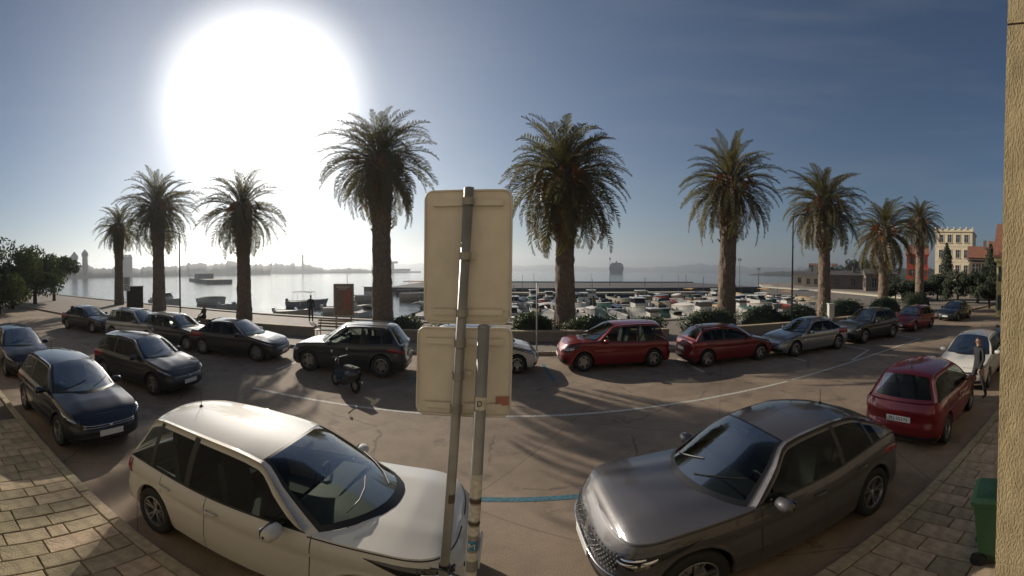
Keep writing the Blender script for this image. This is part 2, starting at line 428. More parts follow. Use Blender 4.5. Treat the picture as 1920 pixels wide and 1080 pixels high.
        for xw in (s.xf, s.xr):
            for side in (1, -1):
                wl = MB()
                rr = [[Vector((xw + Ra * math.cos(a), side * yy, s.r + Ra * math.sin(a))) for yy in (s.hw - .07, s.hw - .32)] for a in np.linspace(0, math.pi, 12)]
                wl.grid(rr); wl.box((xw, side * (s.hw - .34), s.r + .1), (2 * Ra, .03, 2 * Ra * .9)); wl.obj('wheel_arch', M_BLK, root)
        # interior
        it = MB()
        it.box(((s.xA + s.xR) / 2, 0, .5), (s.xA - s.xR + .5, s.hw * 1.7, .04))
        it.obj('cabin_floor', M_DUL, root)
        if s.seats:
            for x, ys in ((s.xA - 1.05, (.37, -.37)), (s.xA - 1.9, (.4, 0, -.4))):
                for yy in ys:
                    st = MB(); wd = .48 if len(ys) == 2 else .39
                    st.bbox((x + .2, yy, .62), (.5, wd, .16), .05)
                    st.add([Vector((x - .03 - .16 * k, yy + sx * wd / 2 * (1 - .18 * k), .6 + .6 * k)) for k in (0, 1) for sx in (-1, 1)] + [Vector((x - .14 - .14 * k, yy + sx * wd / 2 * (1 - .18 * k), .6 + .6 * k)) for k in (0, 1) for sx in (-1, 1)],
                           [(0, 1, 3, 2), (4, 6, 7, 5), (0, 2, 6, 4), (1, 5, 7, 3), (2, 3, 7, 6)])
                    st.bbox((x - .24, yy, 1.29), (.09, .25, .17), .03)
                    st.obj('seat', M_DUL, root)
            db = MB().bbox((s.xA - .16, 0, eA.z - .12), (.5, s.hw * 1.7, .22), .05); db.obj('dashboard', M_DASH, root)
            sw = MB(); c = Vector((s.xA - .5, .37, .9)); 
            sw.tube([c + Vector((.12 * math.cos(a) * .5, .18 * math.sin(a), .18 * math.cos(a))) for a in np.linspace(0, 2 * math.pi, 17)], .016, 6, False); sw.tube([c, c + Vector((.3, 0, -.08))], .03, 6)
            sw.obj('steering_wheel', M_BLK, root)
            MB().bbox((interp(u1 * .86, CX) - .05, 0, s.H - .13), (.03, .22, .07), .01).obj('rear_view_mirror', M_BLK, root)
        # wheels
        tm, rm = wheel_meshes(s.r, rimmat or M_ALU, detail)
        for xw in (s.xf, s.xr):
            for side in (1, -1):
                wo = link('wheel', tm, root); wo.location = (xw, side * (s.hw - .125), s.r); wo.rotation_euler = (0, rnd.uniform(0, 6), 0 if side > 0 else math.pi)
                link('rim', rm, wo)
        # mirrors
        for side in (1, -1):
            b = Vector((s.xA - .27, side * (eA.y + .0), eA.z + .0)); m = MB()
            prof = [(.02, -.1), (.085, -.07), (.1, 0), (.085, .07), (.02, .1)]
            c = b + Vector((.02, side * .17, .03)); rows = []
            for yy, k in ((-.11, .4), (-.09, .8), (0, 1), (.08, .95), (.115, .6), (.12, .2)):
                rows.append([c + Vector((k * (.095 if math.cos(a) > 0 else .05) * math.cos(a), side * yy, k * .075 * math.sin(a))) for a in np.linspace(0, 2 * math.pi, 13)[:-1]])
            m.grid(rows if side < 0 else [r[::-1] for r in rows], True); mo = m.obj('mirror', paint, root, True)
            MB().tube([b + Vector((0, -side * .06, -.02)), c + Vector((0, -side * .06, -.03))], .025, 6).obj('mirror_arm', M_BLK, mo)
            MB().box(c + Vector((-.054, 0, 0)), (.004, .19, .11)).obj('mirror_glass', M_CHR, mo)
        # lights on ring surface
        def patch(q0, q1, tl, th, side, off, n=12, m=5):
            """tl, th: functions of k in 0..1 along q"""
            rows = []
            for i in range(n + 1):
                k = i / n; q = q0 + (q1 - q0) * k; rows.append([s.surf(q, tl(k) + (th(k) - tl(k)) * j / m, side, off + (.0 if 0 < i < n and 0 < j < m else -.01)) for j in range(m + 1)])
            return rows if side > 0 else rows[::-1]
        hq = getattr(s, 'hq', (.45, 1.16)); hf = s.hf if hasattr(s, 'hf') else ((lambda k: .74 + .12 * k), (lambda k: .9 + .06 * k - .0 * k))
        for side in (1, -1):
            hb = MB().grid(patch(hq[0], hq[1], hf[0], hf[1], side, .010)).obj('headlight', M_LENS, root, True)
            for ka, kb, ta, tb in ((.12, .5, .25, .45), (.2, .62, .6, .72), (.55, .75, .25, .5)):
                def ff(w_): return lambda k: (hf[0](ka + (kb - ka) * k) * (1 - w_) + hf[1](ka + (kb - ka) * k) * w_)
                MB().grid(patch(hq[0] + (hq[1] - hq[0]) * ka, hq[0] + (hq[1] - hq[0]) * kb, ff(ta), ff(tb), side, .024, 5, 3)).obj('reflector', M_REF, hb, True)
            tq = getattr(s, 'tq', (1.88, 2.45)); tf = getattr(s, 'tf', (.62, .97))
            MB().grid(patch(tq[0], tq[1], lambda k: tf[0] + .08 * (1 - k), lambda k: tf[1] - .05 * k, side, .012)).obj('tail_light', M_RED, root, True)
        # grille, lower intake
        gr = MB(); gq = getattr(s, 'gq', .40); gt = getattr(s, 'gt', (.58, .78))
        for side in (1, -1): gr.grid(patch(0, gq, lambda k: gt[0] + .04 * k, lambda k: gt[1], side, .006))
        go = gr.obj('grille', M_BLK, root, True)
        if chrome_grille:
            mm_ = MB()
            for side in (1, -1):
                for i in range(9):
                    for j in range(6):
                        q = gq * (i + .5 * (j % 2)) / 9.2 + .01; t = gt[0] + .03 + (gt[1] - gt[0] - .05) * j / 5.5
                        p = s.surf(q, t, side, .012); mm_.box(p, (.010, .02, .010), 0)
            mm_.obj('mesh_stud', M_ALU, go, kind='stuff')
            fr = MB()
            fr.tube([s.surf(abs(a) , gt[0] - .03, 1 if a >= 0 else -1, .02) for a in np.linspace(-gq - .05, gq + .05, 15)], .012, 6)
            fr.obj('trim', M_CHR, go, True)
        else:
            bar = MB()
            for t in (.3, .7):
                bar.tube([s.surf(abs(a), gt[0] + (gt[1] - gt[0]) * t, 1 if a >= 0 else -1, .016) for a in np.linspace(-gq * .9, gq * .9, 11)], .008, 5)
            bar.tube([s.surf(0, (gt[0] + gt[1]) / 2 - .04, 1, .02), s.surf(0, (gt[0] + gt[1]) / 2 + .04, 1, .02)], .035, 8)
            bar.obj('trim', M_CHR, go, True)
        lo = MB()
        for side in (1, -1): lo.grid(patch(0, .62, lambda k: .08 + .02 * k, lambda k: .36 - .1 * k, side, .006))
        lo.obj('air_intake', M_BLK, root, True)
        rb = MB()
        for side in (1, -1): rb.grid(patch(2.2, 3, lambda k: .02, lambda k: .16, side, .008))
        rb.obj('rear_diffuser', M_BLK, root, True)
        # plates
        for fr_, t in ((1, .42), (-1, getattr(s, 'pt', .6))):
            p = s.surf(0 if fr_ > 0 else 3, t, 1, .02)
            pl = MB().bbox((0, 0, 0), (.52, .11, .015), .004).obj('number_plate', M_PLT, root)
            tilt = math.atan2(.02, 1); pl.location = p; pl.rotation_euler = (math.pi / 2, 0, math.pi / 2 if fr_ > 0 else -math.pi / 2)
            if plate and fr_ < 0:
                to = link('plate_text', text_mesh('plate_text', plate, .098, M_INK), pl); to.location = (0, 0, .0095)
        # roof bits
        if antenna: a = top(.66, .98); MB().lathe([(.03, 0), (.022, .02), (.005, .03), (.004, .2), (.001, .21)], 8, 'Z', (a.x, 0, a.z - .005)).obj('antenna', M_BLK, root)
        if rails:
            for side in (1, -1):
                MB().tube([top(u, .1, .035 if .3 < u < .74 else .0, side) for u in (.28, .31, .4, .5, .6, .7, .745, .76)], .014, 6).obj('roof_rail', M_ALU, root, True)
        # wipers
        for y0, y1 in ((-.55, .0), (.1, .68)):
            wp = MB(); pts = []
            for k in (0, .33, .66, 1):
                y = y0 + (y1 - y0) * k; v = 1 - abs(y) / eA.y; p = top(.035 + .05 * k, max(0.05, v), .012, 1 if y > 0 else -1); pts.append(p)
            wp.tube(pts, .008, 5); wp.obj('wiper', M_BLK, root)
        return root


def bm_merge(me):
    import bmesh
    b = bmesh.new(); b.from_mesh(me); bmesh.ops.remove_doubles(b, verts=b.verts, dist=.0008)
    for f in b.faces: f.smooth = True
    b.to_mesh(me); b.free()


_WH = {}


def wheel_meshes(r, rim, detail):
    key = (round(r, 3), rim.name, detail)
    if key in _WH: return _WH[key]
    n = 32 if detail else 20; rr = r * .66
    t = MB().lathe([(rr, -.1), (r * .93, -.105), (r, -.08), (r, .08), (r * .93, .105), (rr * 1.02, .10), (rr * .98, .08), (rr, -.1)], n, 'Y')
    tm = t.me('tyre', M_RUB, True)
    m = MB(); m.lathe([(rr * .99, .075), (rr * .99, .095), (rr * .93, .098), (rr * .9, .07), (rr * .9, -.08)], n, 'Y')
    m.lathe([(rr * .16, .075), (rr * .16, .06), (.001, .078)], 12, 'Y')
    for k in range(5):
        for dd in (-.13, .13):
            a = 2 * math.pi * k / 5; a2 = a + dd * 1.3; p0 = Vector((math.cos(a + dd * .9) * rr * .12, .062, math.sin(a + dd * .9) * rr * .12)); p1 = Vector((math.cos(a2) * rr * .93, .082, math.sin(a2) * rr * .93))
            d = (p1 - p0).normalized(); s_ = d.cross(Vector((0, 1, 0))) * rr * .05
            V = [p0 - s_ * 1.3, p0 + s_ * 1.3, p1 + s_, p1 - s_]; V += [v - Vector((0, .03, 0)) for v in V]
            m.add(V, [(0, 1, 2, 3), (0, 4, 5, 1), (3, 2, 6, 7), (1, 5, 6, 2), (0, 3, 7, 4)])
    m.lathe([(rr * .6, .02), (rr * .2, .022)], 16, 'Y')
    rmm = m.me('rim', rim, False)
    _WH[key] = (tm, rmm); return _WH[key]


PAINT = {}


def paint(name, col, metal=0., rough=.35):
    return pm('paint_' + name, col, rough, metal, coat=1.0, spec=.25)


# ------------------------------------------------------------------ ground materials
def ground_mat():
    m = pm('asphalt', (.17, .145, .12), .88); n = m.node_tree.nodes; l = m.node_tree.links; b = n['Principled BSDF']
    t = n.new('ShaderNodeTexCoord'); src = t.outputs['Object']
    def noise(sc_, det=8, ro=.6):
        z = n.new('ShaderNodeTexNoise'); z.inputs['Scale'].default_value = sc_; z.inputs['Detail'].default_value = det; z.inputs['Roughness'].default_value = ro; l.new(src, z.inputs[0]); return z
    def rng(z, a, bb, c, d):
        r = n.new('ShaderNodeMapRange'); r.inputs[1].default_value = a; r.inputs[2].default_value = bb; r.inputs[3].default_value = c; r.inputs[4].default_value = d; l.new(z, r.inputs[0]); return r.outputs[0]
    def mul(a, c):
        x = n.new('ShaderNodeMath'); x.operation = 'MULTIPLY'; l.new(a, x.inputs[0]); l.new(c, x.inputs[1]); return x.outputs[0]
    v = mul(rng(noise(.35).outputs[0], .3, .7, .75, 1.22), rng(noise(2.3).outputs[0], .3, .7, .86, 1.14))
    v = mul(v, rng(noise(60, 3).outputs[0], .35, .65, .8, 1.2))
    v = mul(v, rng(noise(1.1, 5, .7).outputs[0], .58, .66, 1, .68)); v = mul(v, rng(noise(.22, 2, .5).outputs[0], .52, .54, 1, .86)); v = mul(v, rng(noise(190, 2).outputs[0], .4, .6, .72, 1.28))          # oil and patch stains
    # cracks: thin ridges of warped voronoi cells
    wz = noise(2.2, 8, .7); mixv = n.new('ShaderNodeMix'); mixv.data_type = 'VECTOR'; mixv.inputs[0].default_value = .30; l.new(src, mixv.inputs[4]); l.new(wz.outputs['Color'], mixv.inputs[5])
    vo = n.new('ShaderNodeTexVoronoi'); vo.feature = 'DISTANCE_TO_EDGE'; vo.inputs['Scale'].default_value = .42; l.new(mixv.outputs[1], vo.inputs[0])
    ck = rng(vo.outputs[0], .0, .009, 0, 1); gate = rng(noise(.5, 3).outputs[0], .5, .58, 1, 0)
    mx = n.new('ShaderNodeMath'); mx.operation = 'MAXIMUM'; l.new(ck, mx.inputs[0]); l.new(gate, mx.inputs[1])
    v = mul(v, rng(mx.outputs[0], 0, 1, .45, 1))
    # slab joints
    mp_ = n.new('ShaderNodeMapping'); mp_.inputs['Rotation'].default_value = (0, 0, R(33)); l.new(src, mp_.inputs[0])
    br = n.new('ShaderNodeTexBrick'); br.inputs['Scale'].default_value = 1; br.inputs['Brick Width'].default_value = 3.4; br.inputs['Row Height'].default_value = 4.1; br.inputs['Mortar Size'].default_value = .012; br.offset = .0
    br.inputs['Color1'].default_value = (1, 1, 1, 1); br.inputs['Color2'].default_value = (.9, .9, .9, 1); br.inputs['Mortar'].default_value = (.66, .66, .66, 1); l.new(mp_.outputs[0], br.inputs[0])
    v = mul(v, br.outputs[0])
    h = n.new('ShaderNodeHueSaturation'); h.inputs['Color'].default_value = (.275, .205, .142, 1); l.new(v, h.inputs['Value']); l.new(h.outputs[0], b.inputs['Base Color'])
    bp = n.new('ShaderNodeBump'); bp.inputs['Strength'].default_value = .35; bp.inputs['Distance'].default_value = .008; l.new(noise(85, 3).outputs[0], bp.inputs['Height']); l.new(bp.outputs[0], b.inputs['Normal'])
    return m


M_ASPH = ground_mat()
M_STONE = pm('paving_stone', (.36, .285, .18), .85, var=.34, vscale=8, bump=.5, bscale=30, rnd_obj=.28)
M_KERB = pm('kerb_stone', (.38, .31, .20), .85, var=.3, vscale=9, bump=.3, bscale=30, rnd_obj=.12)
M_GROUT = pm('joint_mortar', (.09, .07, .05), .95, bump=.3)
M_CONC = pm('concrete', (.27, .23, .18), .85, var=.15, vscale=1.3, bump=.2)
M_PROM = pm('promenade_paving', (.22, .18, .14), .85, var=.18, vscale=1.1, bump=.2)
M_WHT = pm('road_paint_white', (.50, .47, .41), .8, var=.6, vscale=16)
M_BLUE = pm('road_paint_blue', (.035, .13, .17), .8, var=.6, vscale=16)


def strip(p0, p1, w_, z, name, mat, parent=None, **k):
    p0, p1 = Vector((*p0, z)), Vector((*p1, z)); d = (p1 - p0); n_ = max(1, int(d.length / 1.0)); s_ = Vector((-d.y, d.x, 0)).normalized() * w_ / 2
    return MB().grid([[p0 + d * i / n_ + s_, p0 + d * i / n_ - s_] for i in range(n_ + 1)][::-1]).obj(name, mat, parent, **k)


# far kerb line (slightly bent), quay
KL = [(-70, 11.5), (-40, 12.6), (-20, 14.2), (-10, 15.1), (0, 16.1), (6, 15.8), (12.5, 14.7), (20, 14.1), (30, 13.8), (45, 13.6), (70, 13.6)]
def kerby(x): return interp(x, KL)
QY = 25.0
xsn = list(np.arange(-70, 70.1, 1.0))
ground = mesh('ground', [(-500, -60, -.02), (700, -60, -.02), (700, QY, -.02), (-500, QY, -.02)], [(0, 1, 2, 3)], M_ASPH); link('ground', ground, kind='structure')
ro = MB().grid([[Vector((x, 2.46, 0)), Vector((x, kerby(x), 0))] for x in xsn][::-1]).obj('road', M_ASPH, kind='structure')
far_walk = MB().grid([[Vector((x, kerby(x) + .15, .12)), Vector((x, QY - .4, .12))] for x in xsn][::-1]).obj('promenade', M_PROM, kind='structure')
kb = MB().bbox((0, 0, 0), (.985, .22, .26), .02).me('kerb_stone', M_KERB)
for i in range(len(xsn) - 1):
    x = xsn[i] + .5
    if -45 < x < 48:
        o = link('kerb_stone', kb, far_walk); o.location = (x, kerby(x) + .08, .0 + rnd.uniform(-.004, .004)); o.rotation_euler = (0, 0, math.atan2(kerby(x + .5) - kerby(x - .5), 1))
quay = MB().box((-200 + 100, QY - .1, -1.0), (800 - 200, .6, 2.4)).obj('quay_edge', M_CONC, kind='structure')
# near pavement
side = mesh('pavement', [(-70, -6, .075), (70, -6, .075), (70, 2.3, .075), (-70, 2.3, .075), (-70, 2.3, -.1), (70, 2.3, -.1)], [(0, 1, 2, 3), (3, 2, 5, 4)], M_GROUT); sw_ = link('pavement', side, kind='structure')
kn = MB().bbox((0, 0, 0), (.88, .17, .28), .012).me('kerb_stone', M_KERB)
for i in range(60):
    x = -27 + .893 * i; o = link('kerb_stone', kn, sw_); o.location = (x, 2.385 + rnd.uniform(-.004, .004), -.036); o.rotation_euler = (0, rnd.uniform(-.002, .002), rnd.uniform(-.003, .003))
_st = {}
nst = 0
def lay(xa, xb):
    global nst
    x = xa
    while x < xb:
        wd = rnd.choice((.27, .30, .33)); y = 2.29
        while y > .35 and nst < 296:
            ln = rnd.choice((.24, .33, .42, .42, .55, .68)); 
            if y - ln < .3: ln = max(.2, y - .3)
            v = rnd.randrange(2); k = (wd, round(ln, 2), v)
            if k not in _st:
                m_ = MB().bbox((0, 0, 0), (wd - .014, k[1] - .014, .08), .009)
                m_.V = [(a + rnd.uniform(-.004, .004), b + rnd.uniform(-.006, .006), c) for a, b, c in m_.V]; _st[k] = m_.me('stone', M_STONE)
            o = link('stone', _st[k], sw_); o.location = (x + wd / 2, y - ln / 2, .066 + rnd.uniform(-.007, .006)); o.rotation_euler = (rnd.uniform(-.012, .012), rnd.uniform(-.012, .012), rnd.uniform(-.018, .018)); nst += 1
            y -= ln
        x += wd
lay(-8.8, -2.6); lay(2.5, 9.3); print('stones', nst)
# markings
strip((-7.3, 9.05), (8.6, 9.15), .12, .004, 'lane_line', M_WHT, kind='structure')
strip((8.9, 9.2), (20, 9.9), .12, .004, 'lane_line', M_WHT, kind='structure')
strip((-3.0, 5.42), (1.6, 5.44), .13, .004, 'bay_line', M_BLUE, kind='structure')
strip((1.6, 5.44), (6.0, 5.46), .13, .004, 'bay_line', M_BLUE, kind='structure')
strip((-.42, 5.35), (-.42, 2.6), .13, .005, 'bay_line', M_BLUE, kind='structure')
for x0, d in ((-14.2, -.2), (-8.0, 0), (-3.0, .1), (1.6, -.15), (6.9, .1), (11.3, .1), (15.2, .2), (20, .2), (24.5, .2)):
    strip((x0, kerby(x0) - 4.0), (x0 + d, kerby(x0) - 1.6), .12, .004, 'bay_line', M_WHT if x0 > 6 or x0 < -5 else M_BLUE, kind='structure')
strip((12.8, 9.6), (15.3, 10.4), .12, .004, 'bay_line', M_WHT, kind='structure')
# ------------------------------------------------------------------ water, land, hills
def water_mat():
    m = pm('sea_water', (.006, .018, .024), .07, spec=.6); n = m.node_tree.nodes; l = m.node_tree.links; b = n['Principled BSDF']
    t = n.new('ShaderNodeTexCoord')
    prev = None
    for sc_, st, ds, rot in ((.22, .5, .22, 20), (.9, .6, .07, -30), (3.2, .6, .04, 5)):
        mm = n.new('ShaderNodeMapping'); mm.inputs['Scale'].default_value = (1, 1.7, 1); mm.inputs['Rotation'].default_value = (0, 0, R(rot)); l.new(t.outputs['Object'], mm.inputs[0])
        z = n.new('ShaderNodeTexNoise'); z.inputs['Scale'].default_value = sc_; z.inputs['Detail'].default_value = 3; l.new(mm.outputs[0], z.inputs[0])
        bp = n.new('ShaderNodeBump'); bp.inputs['Strength'].default_value = st; bp.inputs['Distance'].default_value = ds; l.new(z.outputs[0], bp.inputs['Height'])
        if prev: l.new(prev.outputs[0], bp.inputs['Normal'])
        prev = bp
    l.new(prev.outputs[0], b.inputs['Normal']); return m


WZ = -1.5
M_WAT = water_mat()
link('sea', mesh('sea', [(-6500, QY - .3, WZ), (6500, QY - .3, WZ), (6500, 5300, WZ), (-6500, 5300, WZ)], [(0, 1, 2, 3)], M_WAT), kind='structure')
M_LAND = pm('wooded_hill', (.035, .045, .03), .95, var=.4, vscale=.05)
def hill(name, az0, az1, dist, prof, depth=250, label=None, n=90, seed=1, rough=.12, mat=M_LAND):
    """a ridge of real depth along an arc; prof: [(az deg, height m)]"""
    rr = random.Random(seed); rows = []
    pts = []
    ph = [rr.uniform(0, 6) for _ in range(6)]
    for i in range(n + 1):
        a = az0 + (az1 - az0) * i / n; h = interp(a, prof)
        h *= 1 + rough * sum(math.sin(a * f_ + ph[k]) / (1 + k * .5) for k, f_ in enumerate((1.1, 2.9, 7.3, 13.1, 29, 51))) * .5
        row = []
        for k, hh in ((-.04, 0), (0, .28), (.15, .62), (.4, .92), (.6, 1), (.8, .8), (1, -.2)):
            d = dist + depth * k; hz = h * hh * (1 + rr.uniform(-.1, .1) * (hh < 1)) + WZ - (.3 if hh == 0 else 0)
            row.append(Vector((d * math.sin(R(a)), d * math.cos(R(a)), hz)))
        rows.append(row)
    return MB().grid(rows).obj(name, mat, smooth=True, kind='structure')
hill('hills', -80, 82, 4200, [(-80, 60), (-50, 45), (-38, 42), (-32, 60), (-25, 78), (-18, 70), (-12, 92), (0, 60), (8, 70), (13, 48), (22, 52), (30, 95), (40, 70), (50, 85), (60, 70), (82, 60)], 900, seed=3, n=240, rough=.16)
hill('hills', -80, -36, 640, [(-80, 22), (-66, 20), (-60, 15), (-52, 17), (-45, 20), (-40, 21), (-36.2, 13)], 130, seed=5, n=160, rough=.22)
hill('hills', -36, -13, 950, [(-36, 18), (-33, 24), (-31, 20), (-28, 11), (-22, 9), (-13.2, 3)], 100, seed=9, n=90, rough=.3)
hill('hills', 37, 58, 900, [(37, .5), (39, 6), (43, 12), (47, 16), (51, 24), (56, 22), (58, 20)], 300, seed=8, n=80, rough=.2)
hill('hills', 45.5, 80, 330, [(45.5, .3), (47, 5), (50, 11), (52, 13), (56, 10), (65, 14), (80, 14)], 120, seed=12, n=90, rough=.2)

# ------------------------------------------------------------------ cars
NEAR = 'cars parked along the near kerb'; FAR = 'cars parked in the row along the promenade'
P_WHITE = paint('white', (.56, .53, .47), .0, .6)
P_GREY = paint('grey', (.085, .078, .080), .28, .5)
P_RED = paint('red', (.19, .010, .012), .2, .45)
P_RED2 = paint('dark_red', (.16, .012, .012), .2, .45)
P_BLK = paint('black', (.012, .013, .015), .1, .45)
P_ANT = paint('anthracite', (.03, .032, .036), .4, .45)
P_SIL = paint('silver', (.3, .31, .32), .7, .3)
P_BLU = paint('dark_blue', (.010, .012, .020), .3, .3)
MPV = dict(L=4.38, hw=.91, H=1.56, r=.32, xf=1.34, xr=-1.36, nose=.75, tail=.42, crown=.07, ex=.62,
           ztop=[(-2.19, .88), (-1.8, .92), (-.6, .93), (.75, .98), (1.4, .97), (1.9, .92), (2.19, .86)],
           xA=.80, xC=1.42, xH=.12, xR=-1.62, xD=-1.98, xDc=-2.1, yr=.63, zdc=.93, doors=[(-.42, .86), (-1.2, -.42)], qtr=[.5, .69], gt=(.66, .76), gq=.30, pt=.5,
           hq=(.40, 1.03), hf=((lambda k: .82 - .24 * math.sin(math.pi * k) ** .8 + .08 * k), (lambda k: .84 + .07 * math.sin(math.pi * k * .5))), tq=(2.05, 2.45))
SUV = dict(L=4.4, hw=.93, H=1.60, r=.36, xf=1.38, xr=-1.34, nose=.62, tail=.45, crown=.06, ex=.58, zl=.22,
           ztop=[(-2.2, 1.0), (-1.7, 1.05), (-.5, 1.0), (.75, 1.0), (1.4, .97), (1.9, .89), (2.2, .82)],
           xA=.72, xC=1.12, xH=.05, xR=-1.55, xD=-1.95, xDc=-2.08, yr=.62, zdc=1.06, doors=[(-.30, .66), (-1.1, -.30)], qtr=[.47, .68], gt=(.52, .86), gq=.52, rear_u=.86,
           hq=(.45, 1.05), hf=((lambda k: .79 - .23 * math.sin(math.pi * k) ** .8 + .10 * k), (lambda k: .84 + .06 * math.sin(math.pi * k * .5))), tq=(1.95, 2.5), tf=(.66, .84))
HAT = dict(L=4.05, hw=.87, H=1.48, r=.31, xf=1.25, xr=-1.25, nose=.6, tail=.36, crown=.06,
           ztop=[(-2.03, .9), (-1.6, .95), (0, .92), (.8, .94), (1.4, .85), (2.03, .70)],
           xA=.80, xC=1.2, xH=.15, xR=-1.5, xD=-1.82, xDc=-1.93, yr=.6, zdc=.95, doors=[(-.3, .72), (-1.1, -.3)], qtr=[.48, .66])
SED = dict(L=4.6, hw=.9, H=1.44, r=.325, xf=1.42, xr=-1.36, nose=.65, tail=.5, crown=.05,
           ztop=[(-2.3, .9), (-1.9, .97), (-.9, .92), (.8, .92), (1.5, .84), (2.3, .68)],
           xA=.82, xC=1.25, xH=.15, xR=-1.0, xD=-1.62, xDc=-1.72, yr=.6, zdc=.97, doors=[(-.3, .75), (-1.15, -.3)], qtr=[.48, .72], pt=.55)
SML = dict(HAT); SML.update(L=3.72, H=1.50, xf=1.16, xr=-1.12, xA=.78, xC=1.15, xR=-1.34, xD=-1.66, xDc=-1.76, ztop=[(-1.86, .92), (-1.5, .98), (0, .94), (.8, .95), (1.3, .86), (1.86, .70)], doors=[(-.45, .7)], qtr=[.5])
CONV = dict(HAT); CONV.update(H=1.40, L=4.1, ztop=[(-2.05, .9), (-1.6, .93), (0, .9), (.8, .92), (1.4, .82), (2.05, .66)], xR=-1.3, xD=-1.72, xDc=-1.8)

Car(**MPV).build('parked_car', 'white hatchback at the near kerb behind the sign poles, sun glinting on its roof', 'car', P_WHITE, (-2.45, 3.60, 0), 0, group=NEAR)
XOV = dict(SUV); XOV.update(H=1.57, drop=.10, yr=.60, xR=-1.40, xD=-2.0, xDc=-2.1, zdc=1.10, ztop=[(-2.2, 1.02), (-1.7, 1.08), (-1.0, 1.04), (-.3, 1.0), (.75, 1.0), (1.4, .98), (1.9, .93), (2.2, .86)], doors=[(-.30, .66), (-1.12, -.30)], qtr=[.50, .74], rear_u=.84, hq=(.42, 1.09))
Car(**XOV).build('parked_car', 'dark grey crossover parked at the near kerb with sun glinting on its bonnet edge', 'car', P_GREY, (3.0, 3.72, 0), math.pi, group=NEAR, chrome_grille=True)
Car(**SML).build('parked_car', 'red hatchback at the near kerb seen from its rear with a white number plate', 'car', P_RED, (8.38, 3.92, 0), .11, group=NEAR, plate='PU 553·N')
Car(**HAT).build('parked_car', 'dark blue car at the near kerb beside sunlit paving, nose towards the white hatchback', 'car', P_BLU, (-8.45, 3.6, 0), 0, group=NEAR)
Car(**HAT).build('parked_car', 'white car at the near kerb in front of the red hatchback', 'car', P_WHITE, (13.1, 4.3, 0), math.pi + .08, group=NEAR)
farc = [(SED, P_BLK, -10.9, 12.5, .14, 'black saloon parked in front of the third palm from the left'),
        (SUV, P_ANT, -5.55, 12.7, math.pi + .07, 'dark grey estate with a silvery roof parked before the advertising panel'),
        (HAT, P_WHITE, -.85, 13.9, .0, 'white hatchback mostly hidden behind the back of the sign boards'),
        (MPV, P_RED, 4.15, 14.0, math.pi, 'bright red hatchback in the far row, tallest of the red cars'),
        (CONV, P_RED2, 8.7, 13.05, -.06, 'low dark red car in the far row with a pale side sill'),
        (SED, P_SIL, 13.0, 12.5, math.pi - .05, 'silver grey saloon in the far row beside the white pillar'),
        (SUV, P_ANT, 17.9, 12.3, math.pi - .05, 'dark off-roader right of the silver saloon'),
        (HAT, P_RED, 23.4, 12.2, math.pi, 'small red car at the right end of the far row'),
        (HAT, P_ANT, -10.3, 7.1, .12, 'dark grey car standing in the lane left of the black saloon'),
        (MPV, P_SIL, -17.3, 11.6, .2, 'silver van-like car far left below the second palm'),
        (HAT, P_ANT, -14.6, 12.1, .15, 'dark hatchback left of the black saloon below the lamp post'),
        (SED, P_BLK, -22.5, 11.0, .2, 'dark saloon at the far left end of the row'),
        (HAT, P_BLK, -14.5, 3.9, 0, 'black car at the near kerb behind the dark blue one'),
        (SED, P_BLK, 31, 12.0, math.pi, 'black saloon beyond the small red car'),
        (SED, P_ANT, 20.5, 4.2, math.pi, 'dark saloon at the near kerb beyond the white car')]
for sp, pt, x, y, rz, lab in farc:
    Car(**sp).build('parked_car', lab, 'car', pt, (x, y, 0), rz, detail=0, group=(FAR if y > 9 else NEAR if y < 5 else None), antenna=(sp is not SED), rails=(x == -5.55))

# ------------------------------------------------------------------ palms
M_LEAF = pm('palm_leaf', (.10, .082, .044), .6, trans=.3, rnd_obj=.3)
M_LEAFD = pm('dead_palm_leaf', (.14, .085, .035), .8, trans=.25, rnd_obj=.3)
M_BARK = pm('palm_bark', (.17, .125, .09), .95, var=.4, vscale=6, bump=.8, bscale=12)
M_FRU = pm('fruit_stalk', (.35, .13, .03), .7)


def frond_mesh(L_, droop, seed, mat, nl=34):
    r = random.Random(seed); V = []; F = []; pts = []
    p = Vector((0, 0, 0)); a = 0; n = 10; seg = L_ / n
    for i in range(n + 1):
        pts.append((p.copy(), a)); a -= droop / n * (.5 + 1.1 * i / n); p = p + Vector((math.cos(a), 0, math.sin(a))) * seg
    mb = MB(); mb.tube([q for q, _ in pts], [.035 * (1 - .85 * i / n) + .004 for i in range(n + 1)], 3, False)
    for k in range(nl):
        t = .1 + .9 * (k + .5) / nl; i = min(n - 1, int(t * n)); f = t * n - i; c = pts[i][0].lerp(pts[i + 1][0], f); ang = pts[i][1]
        T = Vector((math.cos(ang), 0, math.sin(ang))); U = Vector((-math.sin(ang), 0, math.cos(ang)))
        ll = (.52 if t > .2 else .3) * math.sin(math.pi * min(1, .18 + t * .80)) ** .6 * L_ / 3.6 * r.uniform(.85, 1.1)
        for s_ in (1, -1):
            up = r.uniform(.0, .5); d = (T * r.uniform(.55, .9) + Vector((0, s_, 0)) * .8 + U * up).normalized(); wv = T * .032
            m_ = c + d * ll * .55; tip = c + d * ll + Vector((0, 0, -.12 * ll))
            mb.add([c - wv * .6, m_ - wv + Vector((0, 0, .01)), tip, m_ + wv, c + wv * .6], [(0, 1, 3, 4), (1, 2, 3)])
    return mb.me('frond', mat)


